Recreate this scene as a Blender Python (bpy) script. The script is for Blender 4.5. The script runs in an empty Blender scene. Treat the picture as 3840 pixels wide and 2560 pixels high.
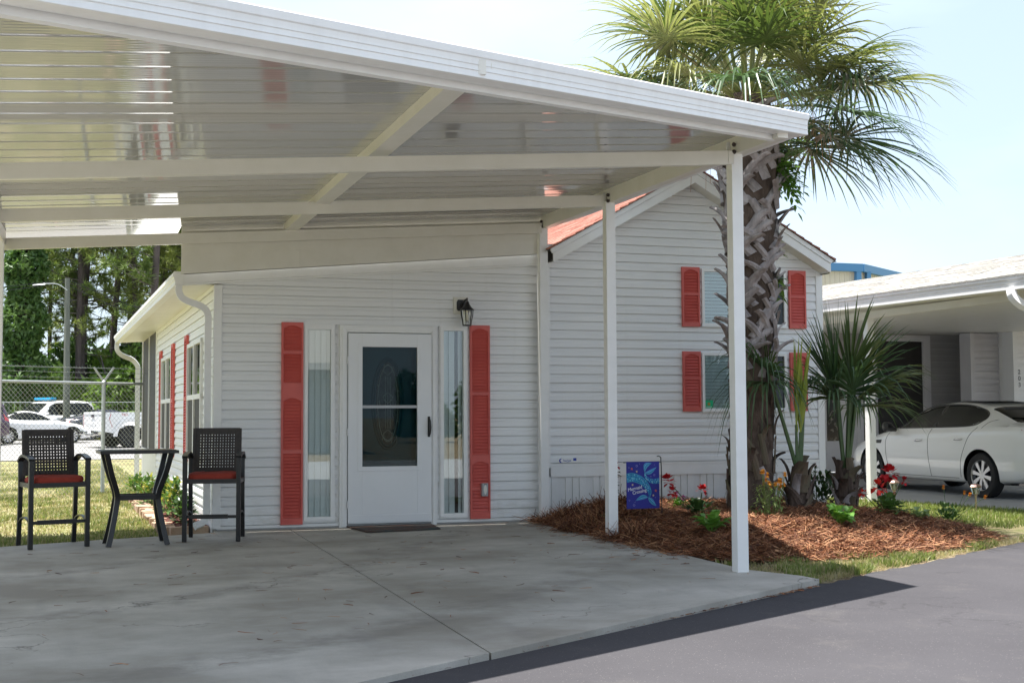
import bpy, math, random
import numpy as np
from mathutils import Vector, Matrix
from math import sin, cos, pi, radians, sqrt, atan2

# ------------------------------------------------------------------ camera
SC = bpy.context.scene
COL = SC.collection
H_EYE = 1.22
PITCH, YAW, ROLL = 0.0581, radians(18.2), 0.005
_F = Vector((sin(YAW)*cos(PITCH), cos(YAW)*cos(PITCH), sin(PITCH)))
_R = Vector((cos(YAW), -sin(YAW), 0)); _U = _R.cross(_F)
_R2 = cos(ROLL)*_R - sin(ROLL)*_U; _U2 = sin(ROLL)*_R + cos(ROLL)*_U
cam = bpy.data.objects.new('camera', bpy.data.cameras.new('camera')); COL.objects.link(cam)
cam.data.lens = 45.0; cam.data.sensor_width = 36.0; cam.data.clip_end = 3000; cam.data.clip_start = 0.05
M = Matrix((( _R2.x, _U2.x, -_F.x, 0), (_R2.y, _U2.y, -_F.y, 0), (_R2.z, _U2.z, -_F.z, H_EYE), (0, 0, 0, 1)))
cam.matrix_world = M
SC.camera = cam
# ------------------------------------------------------------------ sky, sun, exposure
SUNV = Vector((-0.76, 0.20, 3.66)).normalized()           # towards the sun
w = bpy.data.worlds.new("World"); SC.world = w; w.use_nodes = True
nt = w.node_tree; nt.nodes.clear()
sky = nt.nodes.new('ShaderNodeTexSky'); sky.sky_type = 'NISHITA'; sky.sun_disc = False
sky.sun_elevation = math.asin(SUNV.z); sky.sun_rotation = atan2(SUNV.x, SUNV.y)
sky.air_density = 1.0; sky.dust_density = 2.0; sky.ozone_density = 1.2
bg = nt.nodes.new('ShaderNodeBackground'); bg.inputs[1].default_value = 0.085
out = nt.nodes.new('ShaderNodeOutputWorld')
# pale haze low in the sky, a little uneven like stretched cloud, clear blue higher up
tc_ = nt.nodes.new('ShaderNodeTexCoord'); mp_ = nt.nodes.new('ShaderNodeMapping'); mp_.inputs['Scale'].default_value = (1.2, 1.2, 3.5)
nz_ = nt.nodes.new('ShaderNodeTexNoise'); nz_.inputs['Scale'].default_value = 1.8; nz_.inputs['Detail'].default_value = 6
rp_ = nt.nodes.new('ShaderNodeValToRGB'); rp_.color_ramp.elements[0].position = 0.36; rp_.color_ramp.elements[0].color = (.55, .55, .55, 1)
rp_.color_ramp.elements[1].position = 0.64; rp_.color_ramp.elements[1].color = (1, 1, 1, 1)
sz_ = nt.nodes.new('ShaderNodeSeparateXYZ'); nt.links.new(tc_.outputs['Generated'], sz_.inputs[0])
gr_ = nt.nodes.new('ShaderNodeValToRGB'); gr_.color_ramp.elements[0].position = 0.42; gr_.color_ramp.elements[0].color = (1, 1, 1, 1)
gr_.color_ramp.elements[1].position = 0.95; gr_.color_ramp.elements[1].color = (.15, .15, .15, 1)
ml_ = nt.nodes.new('ShaderNodeMath'); ml_.operation = 'MULTIPLY'
mx_ = nt.nodes.new('ShaderNodeMix'); mx_.data_type = 'RGBA'; mx_.inputs[7].default_value = (4.75, 5.65, 6.7, 1)
nt.links.new(tc_.outputs['Generated'], mp_.inputs[0]); nt.links.new(mp_.outputs[0], nz_.inputs['Vector']); nt.links.new(nz_.outputs[0], rp_.inputs[0])
nt.links.new(sz_.outputs[2], gr_.inputs[0]); nt.links.new(rp_.outputs[0], ml_.inputs[0]); nt.links.new(gr_.outputs[0], ml_.inputs[1])
nt.links.new(ml_.outputs[0], mx_.inputs[0]); nt.links.new(sky.outputs[0], mx_.inputs[6])
nt.links.new(mx_.outputs[2], bg.inputs[0]); nt.links.new(bg.outputs[0], out.inputs[0])
sun = bpy.data.objects.new('sun', bpy.data.lights.new('sun', 'SUN')); COL.objects.link(sun)
sun.data.energy = 5.0; sun.data.angle = radians(0.5); sun.data.color = (1.0, 0.97, 0.93)
sun.rotation_euler = (-SUNV).to_track_quat('-Z', 'Y').to_euler()
SC.view_settings.view_transform = 'Standard'; SC.view_settings.look = 'None'
SC.view_settings.gamma = 1.0; SC.view_settings.use_curve_mapping = False
SC.view_settings.exposure = 1.34

RNG = random.Random(7)
NR = np.random.RandomState(11)

# ------------------------------------------------------------------ materials
def new_mat(name):
    m = bpy.data.materials.new(name); m.use_nodes = True
    nt = m.node_tree; b = nt.nodes['Principled BSDF']
    return m, nt, b

def coords(nt, scale=(1, 1, 1), world=True):
    mp = nt.nodes.new('ShaderNodeMapping'); mp.inputs['Scale'].default_value = scale
    if world:
        g = nt.nodes.new('ShaderNodeNewGeometry'); nt.links.new(g.outputs['Position'], mp.inputs[0])
    else:
        g = nt.nodes.new('ShaderNodeTexCoord'); nt.links.new(g.outputs['Object'], mp.inputs[0])
    return mp.outputs[0]

def noise(nt, vec, scale, detail=4, rough=0.6):
    n = nt.nodes.new('ShaderNodeTexNoise'); n.inputs['Scale'].default_value = scale
    n.inputs['Detail'].default_value = detail; n.inputs['Roughness'].default_value = rough
    nt.links.new(vec, n.inputs['Vector']); return n.outputs[0]

def ramp(nt, fac, stops):
    r = nt.nodes.new('ShaderNodeValToRGB'); cr = r.color_ramp
    while len(cr.elements) < len(stops): cr.elements.new(0.5)
    for e, (p, c) in zip(cr.elements, stops):
        e.position = p; e.color = (c if isinstance(c, tuple) else (c, c, c)) + (1,)
    nt.links.new(fac, r.inputs[0]); return r.outputs[0]

def mix(nt, fac, a, b, mode='MIX'):
    m = nt.nodes.new('ShaderNodeMix'); m.data_type = 'RGBA'; m.blend_type = mode
    for s, v in ((m.inputs[0], fac), (m.inputs[6], a), (m.inputs[7], b)):
        if isinstance(v, (int, float)): s.default_value = v
        elif isinstance(v, tuple): s.default_value = v + (1,) if len(v) == 3 else v
        else: nt.links.new(v, s)
    return m.outputs[2]

def math_node(nt, op, a, b=None):
    m = nt.nodes.new('ShaderNodeMath'); m.operation = op
    for s, v in ((m.inputs[0], a), (m.inputs[1], b)):
        if v is None: continue
        if isinstance(v, (int, float)): s.default_value = v
        else: nt.links.new(v, s)
    return m.outputs[0]

def bump(nt, b, h, strength=0.3, dist=0.01):
    n = nt.nodes.new('ShaderNodeBump'); n.inputs['Strength'].default_value = strength
    n.inputs['Distance'].default_value = dist
    nt.links.new(h, n.inputs['Height']); nt.links.new(n.outputs[0], b.inputs['Normal'])

def mat(name, col, rough=0.5, var=None, vscale=3.0, stretch=(1, 1, 1), bmp=None, metallic=0.0, spec=0.5, coat=0.0, world=True, vrange=(0.35, 0.68)):
    m, nt, b = new_mat(name)
    b.inputs['Roughness'].default_value = rough; b.inputs['Metallic'].default_value = metallic
    b.inputs['Specular IOR Level'].default_value = spec; b.inputs['Coat Weight'].default_value = coat
    b.inputs['Coat Roughness'].default_value = 0.03
    if var is None: b.inputs['Base Color'].default_value = col + (1,)
    else:
        v = coords(nt, stretch, world)
        nt.links.new(ramp(nt, noise(nt, v, vscale, 5), [(vrange[0], col), (vrange[1], var)]), b.inputs['Base Color'])
    if bmp:
        v = coords(nt, stretch, world)
        bump(nt, b, noise(nt, v, bmp[0], 4), bmp[1], bmp[2] if len(bmp) > 2 else 0.01)
    return m

def leaf_mat(name, c1, c2, rough=0.45, transl=0.25, vscale=6.0):
    """thin leaf: diffuse + gloss with some light let through"""
    m, nt, b = new_mat(name)
    v = coords(nt, world=True)
    colr = ramp(nt, noise(nt, v, vscale, 3), [(0.35, c1), (0.65, c2)])
    nt.links.new(colr, b.inputs['Base Color']); b.inputs['Roughness'].default_value = rough
    t = nt.nodes.new('ShaderNodeBsdfTranslucent')
    tc = mix(nt, 0.5, colr, (c2[0]*1.3, c2[1]*1.5, c2[2]*0.6)); nt.links.new(tc, t.inputs[0])
    ms = nt.nodes.new('ShaderNodeMixShader'); ms.inputs[0].default_value = transl
    nt.links.new(b.outputs[0], ms.inputs[1]); nt.links.new(t.outputs[0], ms.inputs[2])
    nt.links.new(ms.outputs[0], nt.nodes['Material Output'].inputs[0])
    return m

def glass_mat(name, tint=(0.85, 0.95, 0.95), ior=1.5, extra=0.0, rough=0.0):
    """window pane: lets light straight through, mirrors by angle"""
    m, nt, b = new_mat(name); nt.nodes.remove(b)
    tr = nt.nodes.new('ShaderNodeBsdfTransparent'); tr.inputs[0].default_value = tint + (1,)
    gl = nt.nodes.new('ShaderNodeBsdfGlossy'); gl.inputs['Roughness'].default_value = rough
    fr = nt.nodes.new('ShaderNodeFresnel'); fr.inputs[0].default_value = ior
    f = math_node(nt, 'ADD', fr.outputs[0], extra)
    ms = nt.nodes.new('ShaderNodeMixShader')
    nt.links.new(f, ms.inputs[0]); nt.links.new(tr.outputs[0], ms.inputs[1]); nt.links.new(gl.outputs[0], ms.inputs[2])
    nt.links.new(ms.outputs[0], nt.nodes['Material Output'].inputs[0])
    return m

WHITE = (0.80, 0.80, 0.79)
m_siding = mat('white vinyl siding', (0.81, 0.815, 0.815), 0.42, (0.775, 0.78, 0.78), 2.2, (0.5, 0.5, 2.5), bmp=(9.0, 0.12, 0.004))
m_fascia = mat('streaked white fascia', (0.82, 0.82, 0.81), 0.36, (0.755, 0.75, 0.735), 1.6, (5, 5, .5), vrange=(0.46, 0.80))
m_white = mat('white painted aluminium', (0.82, 0.82, 0.81), 0.36, (0.77, 0.77, 0.755), 5.0)
m_offwhite = mat('off white painted aluminium', (0.74, 0.72, 0.66), 0.4, (0.69, 0.67, 0.60), 4.0)
m_trim = mat('white trim', (0.83, 0.83, 0.82), 0.35, (0.79, 0.79, 0.775), 6.0)
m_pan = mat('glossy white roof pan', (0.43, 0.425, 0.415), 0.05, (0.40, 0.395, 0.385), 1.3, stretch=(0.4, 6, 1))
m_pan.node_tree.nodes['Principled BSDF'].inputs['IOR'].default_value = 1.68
nt_ = m_siding.node_tree; b_ = nt_.nodes['Principled BSDF']; src = b_.inputs['Base Color'].links[0].from_socket
sg_ = nt_.nodes.new('ShaderNodeSeparateXYZ'); v_ = coords(nt_); nt_.links.new(v_, sg_.inputs[0])
gm = math_node(nt_, 'MULTIPLY', ramp(nt_, sg_.outputs[2], [(0.05, .55), (0.42, 0.0)]), ramp(nt_, noise(nt_, coords(nt_, (1.2, 1.2, 3)), 3.0, 6, .7), [(.42, 0.0), (.70, 1.0)]))
st_ = math_node(nt_, 'MULTIPLY', ramp(nt_, noise(nt_, coords(nt_, (7, 7, .35)), 1.6, 4, .6), [(.58, 0.0), (.78, .22)]), 1.0)
c1 = mix(nt_, gm, src, (0.44, 0.42, 0.36)); nt_.links.new(mix(nt_, st_, c1, (0.60, 0.59, 0.56)), b_.inputs['Base Color'])
m_skirt = mat('white skirting', (0.80, 0.80, 0.79), 0.4, (0.72, 0.72, 0.70), 4.0)
m_coral = mat('coral red shutter paint', (0.63, 0.115, 0.092), 0.42, (0.56, 0.092, 0.075), 5.0)
m_door = mat('white door paint', (0.80, 0.81, 0.82), 0.38, (0.77, 0.78, 0.79), 2.0)
m_teal = mat('teal door paint', (0.008, 0.115, 0.135), 0.4, (0.006, 0.09, 0.11), 2.0)
m_brass = mat('dull brass caming', (0.62, 0.58, 0.46), 0.4, metallic=0.0)
m_darkglass = mat('dark textured glass', (0.045, 0.045, 0.042), 0.16, (0.15, 0.14, 0.12), 30.0, bmp=(60.0, 0.6, 0.01))
m_black = mat('black metal', (0.012, 0.012, 0.013), 0.38, (0.02, 0.02, 0.02), 20.0)
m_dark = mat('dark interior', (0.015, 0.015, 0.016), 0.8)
m_glass = glass_mat('window glass', (0.94, 0.985, 0.985), 1.52, 0.05)
m_glass2 = glass_mat('sidelight glass', (0.96, 0.99, 0.985), 1.5, 0.05)
m_glassd = glass_mat('storm door glass', (0.60, 0.68, 0.70), 1.28, 0.0)
m_blind = mat('white blind slat', (0.82, 0.88, 0.87), 0.5)
m_vblind = mat('vertical blind', (0.88, 0.91, 0.90), 0.6, (0.82, 0.86, 0.85), 4.0)
m_screen = mat('dark screen mesh', (0.012, 0.011, 0.011), 0.6, (0.02, 0.018, 0.018), 8.0)
m_grey = mat('grey metal', (0.42, 0.43, 0.44), 0.4, (0.36, 0.37, 0.38), 6.0, metallic=0.3)
m_galv = mat('galvanised steel', (0.50, 0.53, 0.53), 0.42, (0.40, 0.43, 0.43), 12.0, metallic=0.55)
m_shingle = mat('coral shingle', (0.46, 0.215, 0.16), 0.9, (0.36, 0.16, 0.12), 9.0, (6, 1, 1), bmp=(60, 0.5, 0.01))
m_shingle_w = mat('pale grey shingle', (0.37, 0.355, 0.32), 0.9, (0.27, 0.26, 0.235), 5.0, (1, 3, 1), bmp=(50, 0.5, 0.01))
m_blue = mat('dark blue print', (0.03, 0.06, 0.36), 0.5)
m_bolt = mat('dark bolt', (0.05, 0.035, 0.03), 0.6)

# ------------------------------------------------------------------ mesh helpers
ORG = {}
def origin_of(o):
    while o is not None:
        if o.name in ORG: return ORG[o.name]
        o = o.parent
    return Vector((0, 0, 0))

def tag(o, label=None, cat=None, group=None, kind=None):
    if label: o['label'] = label
    if cat: o['category'] = cat
    if group: o['group'] = group
    if kind: o['kind'] = kind
    return o

def thing(name, loc, label, cat, group=None, rotz=0.0, local=False):
    """Empty at the base of a thing; parts are children. local=True: part meshes are given in the thing's own frame"""
    e = bpy.data.objects.new(name, None); COL.objects.link(e); e.location = loc; e.rotation_euler = (0, 0, rotz)
    e.empty_display_size = 0.2
    tag(e, label, cat, group)
    ORG[e.name] = Vector((0, 0, 0)) if local else Vector(loc)
    return e

class MB:
    def __init__(s): s.v = []; s.f = []; s.m = []
    def add(s, vs, fs, mi=0):
        n = len(s.v); s.v.extend([tuple(p) for p in vs])
        for f in fs: s.f.append(tuple(i+n for i in f)); s.m.append(mi)
    def box(s, x0, x1, y0, y1, z0, z1, mi=0):
        s.add([(x0,y0,z0),(x1,y0,z0),(x1,y1,z0),(x0,y1,z0),(x0,y0,z1),(x1,y0,z1),(x1,y1,z1),(x0,y1,z1)],
              [(0,3,2,1),(4,5,6,7),(0,1,5,4),(1,2,6,5),(2,3,7,6),(3,0,4,7)], mi)
    def obox(s, c, ux, uy, uz, hx, hy, hz, mi=0):
        c = Vector(c); ux, uy, uz = Vector(ux).normalized()*hx, Vector(uy).normalized()*hy, Vector(uz).normalized()*hz
        vs = [c+a*ux+b*uy+d*uz for d in (-1, 1) for a, b in ((-1,-1),(1,-1),(1,1),(-1,1))]
        s.add(vs, [(0,3,2,1),(4,5,6,7),(0,1,5,4),(1,2,6,5),(2,3,7,6),(3,0,4,7)], mi)
    def bar(s, p, q, wd, ht, up=(0, 0, 1), mi=0):
        p, q = Vector(p), Vector(q); d = (q-p); l = d.length; d.normalize()
        side = d.cross(Vector(up))
        if side.length < 1e-4: side = d.cross(Vector((0, 1, 0)))
        side.normalize(); u = side.cross(d)
        s.obox((p+q)/2, d, side, u, l/2, wd/2, ht/2, mi)
    def ext(s, poly, vec, mi=0, cap=True):
        n = len(poly); vec = Vector(vec); P = [Vector(p) for p in poly]
        fs = [(i, (i+1) % n, (i+1) % n + n, i+n) for i in range(n)]
        if cap: fs += [tuple(range(n-1, -1, -1)), tuple(range(n, 2*n))]
        s.add(P + [p+vec for p in P], fs, mi)
    def tube(s, pts, r, n=8, cap=True, mi=0, closed=False, flat=1.0):
        P = [Vector(p) for p in pts]; k = len(P); rs = r if isinstance(r, (list, tuple)) else [r]*k
        vs = []; ref = None
        for i in range(k):
            a = P[(i-1) % k] if (closed or i > 0) else P[i]; b = P[(i+1) % k] if (closed or i < k-1) else P[i]
            d = (b-a).normalized()
            if ref is None:
                ref = Vector((0, 0, 1)) if abs(d.z) < 0.9 else Vector((0, 1, 0))
            x = d.cross(ref)
            if x.length < 1e-5: x = d.cross(Vector((1, 0, 0.01)))
            x.normalize(); y = x.cross(d); ref = y
            for j in range(n):
                t = 2*pi*(j+0.5)/n; vs.append(P[i] + x*cos(t)*rs[i] + y*sin(t)*rs[i]*flat)
        fs = []
        for i in range(k if closed else k-1):
            for j in range(n):
                a, b = i*n+j, i*n+(j+1) % n; c, d2 = ((i+1) % k)*n+(j+1) % n, ((i+1) % k)*n+j
                fs.append((a, b, c, d2))
        if cap and not closed: fs += [tuple(range(n-1, -1, -1)), tuple(range((k-1)*n, k*n))]
        s.add(vs, fs, mi)
    def lathe(s, prof, c=(0, 0, 0), n=24, axis='z', mi=0):
        vs = []
        for r, z in prof:
            for j in range(n):
                t = 2*pi*j/n
                if axis == 'z': vs.append((c[0]+r*cos(t), c[1]+r*sin(t), c[2]+z))
                elif axis == 'y': vs.append((c[0]+r*cos(t), c[1]+z, c[2]+r*sin(t)))
                else: vs.append((c[0]+z, c[1]+r*cos(t), c[2]+r*sin(t)))
        fs = [(i*n+j, i*n+(j+1) % n, (i+1)*n+(j+1) % n, (i+1)*n+j) for i in range(len(prof)-1) for j in range(n)]
        s.add(vs, fs, mi)
    def quad(s, a, b, c, d, mi=0): s.add([a, b, c, d], [(0, 1, 2, 3)], mi)
    def build(s, name, mats, parent=None, smooth=False, bevel=0.0):
        o0 = origin_of(parent) if parent is not None else Vector((0, 0, 0))
        me = bpy.data.meshes.new(name)
        me.from_pydata([(x-o0.x, y-o0.y, z-o0.z) for x, y, z in s.v], [], s.f)
        ms = mats if isinstance(mats, (list, tuple)) else [mats]
        for m_ in ms: me.materials.append(m_)
        if len(ms) > 1: me.polygons.foreach_set('material_index', s.m)
        if smooth:
            me.polygons.foreach_set('use_smooth', [True]*len(me.polygons))
            try: me.set_sharp_from_angle(angle=radians(40))
            except Exception: pass
        me.update()
        o = bpy.data.objects.new(name, me); COL.objects.link(o)
        if parent is not None: o.parent = parent
        if bevel:
            b = o.modifiers.new('bevel', 'BEVEL'); b.width = bevel; b.segments = 2; b.limit_method = 'ANGLE'
        return o

def raw(name, verts, faces, mats, parent=None, mi=None, smooth=False):
    """numpy verts (n,3) and faces (m,k) -> one mesh object"""
    verts = np.asarray(verts, float)
    if parent is not None:
        o0 = origin_of(parent); verts = verts - np.array([o0.x, o0.y, o0.z])
    faces = np.asarray(faces, dtype=np.int32); k = faces.shape[1]
    me = bpy.data.meshes.new(name)
    me.vertices.add(len(verts)); me.vertices.foreach_set('co', verts.ravel())
    me.loops.add(faces.size); me.loops.foreach_set('vertex_index', faces.ravel())
    me.polygons.add(len(faces)); me.polygons.foreach_set('loop_start', np.arange(0, faces.size, k, dtype=np.int32))
    me.polygons.foreach_set('loop_total', np.full(len(faces), k, dtype=np.int32))
    for m_ in (mats if isinstance(mats, (list, tuple)) else [mats]): me.materials.append(m_)
    if mi is not None: me.polygons.foreach_set('material_index', np.asarray(mi, dtype=np.int32))
    if smooth: me.polygons.foreach_set('use_smooth', np.ones(len(faces), dtype=bool))
    me.update(calc_edges=True); me.validate()
    o = bpy.data.objects.new(name, me); COL.objects.link(o)
    if parent is not None: o.parent = parent
    return o

def copy_tree(o, parent=None):
    c = o.copy(); COL.objects.link(c)
    if parent is not None: c.parent = parent
    for ch in list(o.children): copy_tree(ch, c)
    return c

def text(name, body, size, loc, rot, m, parent, extrude=0.001, shear=0.0, align='LEFT', space=1.0):
    cu = bpy.data.curves.new(name, 'FONT'); cu.body = body; cu.size = size; cu.extrude = extrude; cu.shear = shear
    cu.align_x = align; cu.space_character = space; cu.materials.append(m)
    f = bpy.data.objects.new(name, cu); COL.objects.link(f)
    me = bpy.data.meshes.new_from_object(f.evaluated_get(bpy.context.evaluated_depsgraph_get()))
    bpy.data.objects.remove(f); o = bpy.data.objects.new(name, me); COL.objects.link(o)
    if not me.materials: me.materials.append(m)
    o0 = origin_of(parent); o.location = Vector(loc)-o0; o.rotation_euler = rot; o.parent = parent
    return o

def lerp_fn(pts):
    xs = [p[0] for p in pts]; ys = [p[1] for p in pts]
    return lambda x: np.interp(x, xs, ys)
# ================================================================== ground, road, slab
def road_y(x): return 6.36 + 0.592*(x-1.27) - 0.006*max(0.0, x-6)**2
def g_height(t):   # ground height against the distance from the road edge (along Y)
    return float(np.interp(t, [-0.25, 0.06, 0.5, 3.2, 7], [-0.17, -0.095, -0.092, -0.088, -0.050]))

xs = [-900, -300, -100, -40, -20] + [x*1.0 for x in range(-14, 25)] + [30, 45, 80, 200, 500, 900]
ts = [-900, -200, -40, -8, -2, -0.25, -0.05, 0.06, 0.25, 0.5, 1, 1.6, 2.6, 4, 6, 10, 16, 30, 60, 120, 300, 900]
V = [(x, road_y(min(max(x, -14), 24)) + t, g_height(t)) for t in ts for x in xs]
nx = len(xs)
F = [(j*nx+i, j*nx+i+1, (j+1)*nx+i+1, (j+1)*nx+i) for j in range(len(ts)-1) for i in range(nx-1)]

m_ground, nt_, b_ = new_mat('lawn soil and thatch')
vv = coords(nt_)
n1 = noise(nt_, vv, 0.55, 5, 0.65); n2 = noise(nt_, vv, 5.0, 5, 0.7); n3 = noise(nt_, vv, 60.0, 3, 0.7)
green = ramp(nt_, n3, [(0.3, (0.13, 0.155, 0.055)), (0.7, (0.25, 0.27, 0.105))])
dry = ramp(nt_, n3, [(0.3, (0.22, 0.175, 0.10)), (0.7, (0.38, 0.325, 0.21))])
dirt = ramp(nt_, n3, [(0.3, (0.10, 0.068, 0.04)), (0.7, (0.21, 0.155, 0.10))])
sep = nt_.nodes.new('ShaderNodeSeparateXYZ'); nt_.links.new(vv, sep.inputs[0])
nearbed = math_node(nt_, 'MULTIPLY', ramp(nt_, math_node(nt_, 'DIVIDE', sep.outputs[0], 10.0), [(0.40, 0.0), (0.48, 1.0)]),
                    ramp(nt_, math_node(nt_, 'DIVIDE', sep.outputs[1], 30.0), [(0.36, 1.0), (0.40, 0.0)]))
base = mix(nt_, ramp(nt_, n2, [(0.42, 0.0), (0.60, 1.0)]), green, dry)
base = mix(nt_, ramp(nt_, n1, [(0.52, 0.0), (0.66, 0.8)]), base, dirt)
bed = mix(nt_, ramp(nt_, n2, [(0.40, 0.0), (0.62, 1.0)]), dirt, dry)
nt_.links.new(mix(nt_, nearbed, base, bed), b_.inputs['Base Color'])
b_.inputs['Roughness'].default_value = 0.95; b_.inputs['Specular IOR Level'].default_value = 0.1
bump(nt_, b_, n3, 0.6, 0.02)
tag(raw('lawn_ground', V, F, m_ground), kind='structure')

m_asph, nt_, b_ = new_mat('asphalt')
vv = coords(nt_)
na = noise(nt_, vv, 0.8, 4); nb_ = noise(nt_, vv, 160.0, 2, 0.8)
vor = nt_.nodes.new('ShaderNodeTexVoronoi'); vor.inputs['Scale'].default_value = 90.0; nt_.links.new(vv, vor.inputs['Vector'])
spk = ramp(nt_, vor.outputs['Distance'], [(0.16, 1.0), (0.30, 0.0)])
vcol = nt_.nodes.new('ShaderNodeSeparateColor'); nt_.links.new(vor.outputs['Color'], vcol.inputs[0])
spk = math_node(nt_, 'MULTIPLY', spk, ramp(nt_, vcol.outputs[0], [(0.84, 0.0), (0.95, .7)]))
ac = ramp(nt_, na, [(0.3, (0.061, 0.0585, 0.063)), (0.7, (0.077, 0.074, 0.079))])
ac = mix(nt_, ramp(nt_, nb_, [(0.35, 0.0), (0.7, 0.5)]), ac, (0.05, 0.048, 0.05))
# hairline cracks and a few scuffed, dusty patches
wv = nt_.nodes.new('ShaderNodeTexVoronoi'); wv.feature = 'DISTANCE_TO_EDGE'; wv.inputs['Scale'].default_value = 0.42
wob = nt_.nodes.new('ShaderNodeVectorMath'); wob.operation = 'ADD'; nz3 = nt_.nodes.new('ShaderNodeTexNoise'); nz3.inputs['Scale'].default_value = 1.7; nz3.inputs['Detail'].default_value = 6
nt_.links.new(vv, nz3.inputs['Vector']); nt_.links.new(vv, wob.inputs[0]); nt_.links.new(nz3.outputs['Color'], wob.inputs[1]); nt_.links.new(wob.outputs[0], wv.inputs['Vector'])
crk = math_node(nt_, 'MULTIPLY', ramp(nt_, wv.outputs['Distance'], [(0.0, 1.0), (0.006, 0.0)]), ramp(nt_, noise(nt_, vv, 0.6, 3), [(0.56, 0.0), (0.66, 0.45)]))
ac = mix(nt_, crk, ac, (0.02, 0.019, 0.02))
ac = mix(nt_, ramp(nt_, noise(nt_, vv, 2.3, 6, 0.7), [(0.55, 0.0), (0.75, 0.35)]), ac, (0.12, 0.112, 0.105))
nt_.links.new(mix(nt_, spk, ac, (0.26, 0.25, 0.24)), b_.inputs['Base Color'])
b_.inputs['Roughness'].default_value = 0.9; b_.inputs['Specular IOR Level'].default_value = 0.12
bump(nt_, b_, nb_, 0.5, 0.004)
rv, rf = [], []
rx = [-40, -20, -10, -5, -2, 0, 1.27, 2.27, 3.5, 4.5, 5.5, 6.4, 7.5, 9, 11, 13, 16, 20, 24]
rr = random.Random(3)
for i in range(len(rx)-1):
    for k in range(8): pass
fine = []
x = -14.0
while x < 24: fine.append(x); x += 0.12 if -1 < x < 12 else 0.6
for x in fine:
    jit = rr.uniform(-0.045, 0.045) if x > 5.4 else rr.uniform(-0.012, 0.012)
    rv += [(x, road_y(x)+jit, -0.10), (x, road_y(x)-9.0, -0.12)]
rf = [(2*i, 2*i+1, 2*i+3, 2*i+2) for i in range(len(fine)-1)]
tag(raw('road', rv, rf, m_asph), kind='structure')

m_conc, nt_, b_ = new_mat('weathered concrete')
vv = coords(nt_); vs_ = coords(nt_, (0.75, 1.0, 1)); vt = coords(nt_, (3.0, 0.55, 1))
n1 = noise(nt_, vs_, 0.85, 5, 0.62); n2 = noise(nt_, vs_, 3.0, 6, 0.7); n3 = noise(nt_, vv, 170.0, 3, 0.8); n4 = noise(nt_, vt, 1.6, 3, 0.5)
cc = ramp(nt_, n1, [(0.35, (0.27, 0.255, 0.225)), (0.50, (0.40, 0.39, 0.365)), (0.66, (0.52, 0.51, 0.485))])
cc = mix(nt_, ramp(nt_, n2, [(0.42, 0.0), (0.74, 0.42)]), cc, (0.27, 0.255, 0.225))
cc = mix(nt_, ramp(nt_, n4, [(0.56, 0.0), (0.72, 0.20)]), cc, (0.19, 0.185, 0.19))
cc = mix(nt_, ramp(nt_, n3, [(0.30, 0.30), (0.55, 0.0)]), cc, (0.15, 0.145, 0.135))
# oil drips and rust spots with shapes of their own, faint tyre scuffs in two arcs
sp2 = nt_.nodes.new('ShaderNodeTexVoronoi'); sp2.inputs['Scale'].default_value = 1.1; nt_.links.new(vv, sp2.inputs['Vector'])
sc3 = nt_.nodes.new('ShaderNodeSeparateColor'); nt_.links.new(sp2.outputs['Color'], sc3.inputs[0])
drip = math_node(nt_, 'MULTIPLY', ramp(nt_, sp2.outputs['Distance'], [(0.03, .7), (0.14, 0.0)]), ramp(nt_, sc3.outputs[0], [(0.72, 0.0), (0.80, 1.0)]))
cc = mix(nt_, drip, cc, (0.075, 0.07, 0.062))
rg = nt_.nodes.new('ShaderNodeTexWave'); rg.wave_type = 'RINGS'; rg.rings_direction = 'Z'; rg.inputs['Scale'].default_value = 0.16; rg.inputs['Distortion'].default_value = 0.6; rg.inputs['Detail'].default_value = 2
mp3 = nt_.nodes.new('ShaderNodeMapping'); mp3.inputs['Location'].default_value = (4.5, -16.5, 0); nt_.links.new(vv, mp3.inputs[0]); nt_.links.new(mp3.outputs[0], rg.inputs['Vector'])
tyre = math_node(nt_, 'MULTIPLY', ramp(nt_, rg.outputs['Fac'], [(0.86, 0.0), (0.97, 0.45)]), ramp(nt_, n2, [(0.42, 0.0), (0.6, 1.0)]))
cc = mix(nt_, tyre, cc, (0.17, 0.16, 0.15))
wv2 = nt_.nodes.new('ShaderNodeTexVoronoi'); wv2.feature = 'DISTANCE_TO_EDGE'; wv2.inputs['Scale'].default_value = 0.33
wob2 = nt_.nodes.new('ShaderNodeVectorMath'); wob2.operation = 'ADD'; nz4 = nt_.nodes.new('ShaderNodeTexNoise'); nz4.inputs['Scale'].default_value = 2.2; nz4.inputs['Detail'].default_value = 6
nt_.links.new(vv, nz4.inputs['Vector']); nt_.links.new(vv, wob2.inputs[0]); nt_.links.new(nz4.outputs['Color'], wob2.inputs[1]); nt_.links.new(wob2.outputs[0], wv2.inputs['Vector'])
crk2 = math_node(nt_, 'MULTIPLY', ramp(nt_, wv2.outputs['Distance'], [(0.0, .8), (0.004, 0.0)]), ramp(nt_, n1, [(0.48, 0.0), (0.56, 1.0)]))
cc = mix(nt_, crk2, cc, (0.10, 0.095, 0.085))
nt_.links.new(mix(nt_, 1.0, cc, (1.04, 1.0, 0.93), 'MULTIPLY'), b_.inputs['Base Color']); b_.inputs['Roughness'].default_value = 0.72
b_.inputs['Specular IOR Level'].default_value = 0.4
bump(nt_, b_, n3, 0.35, 0.003)

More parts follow.
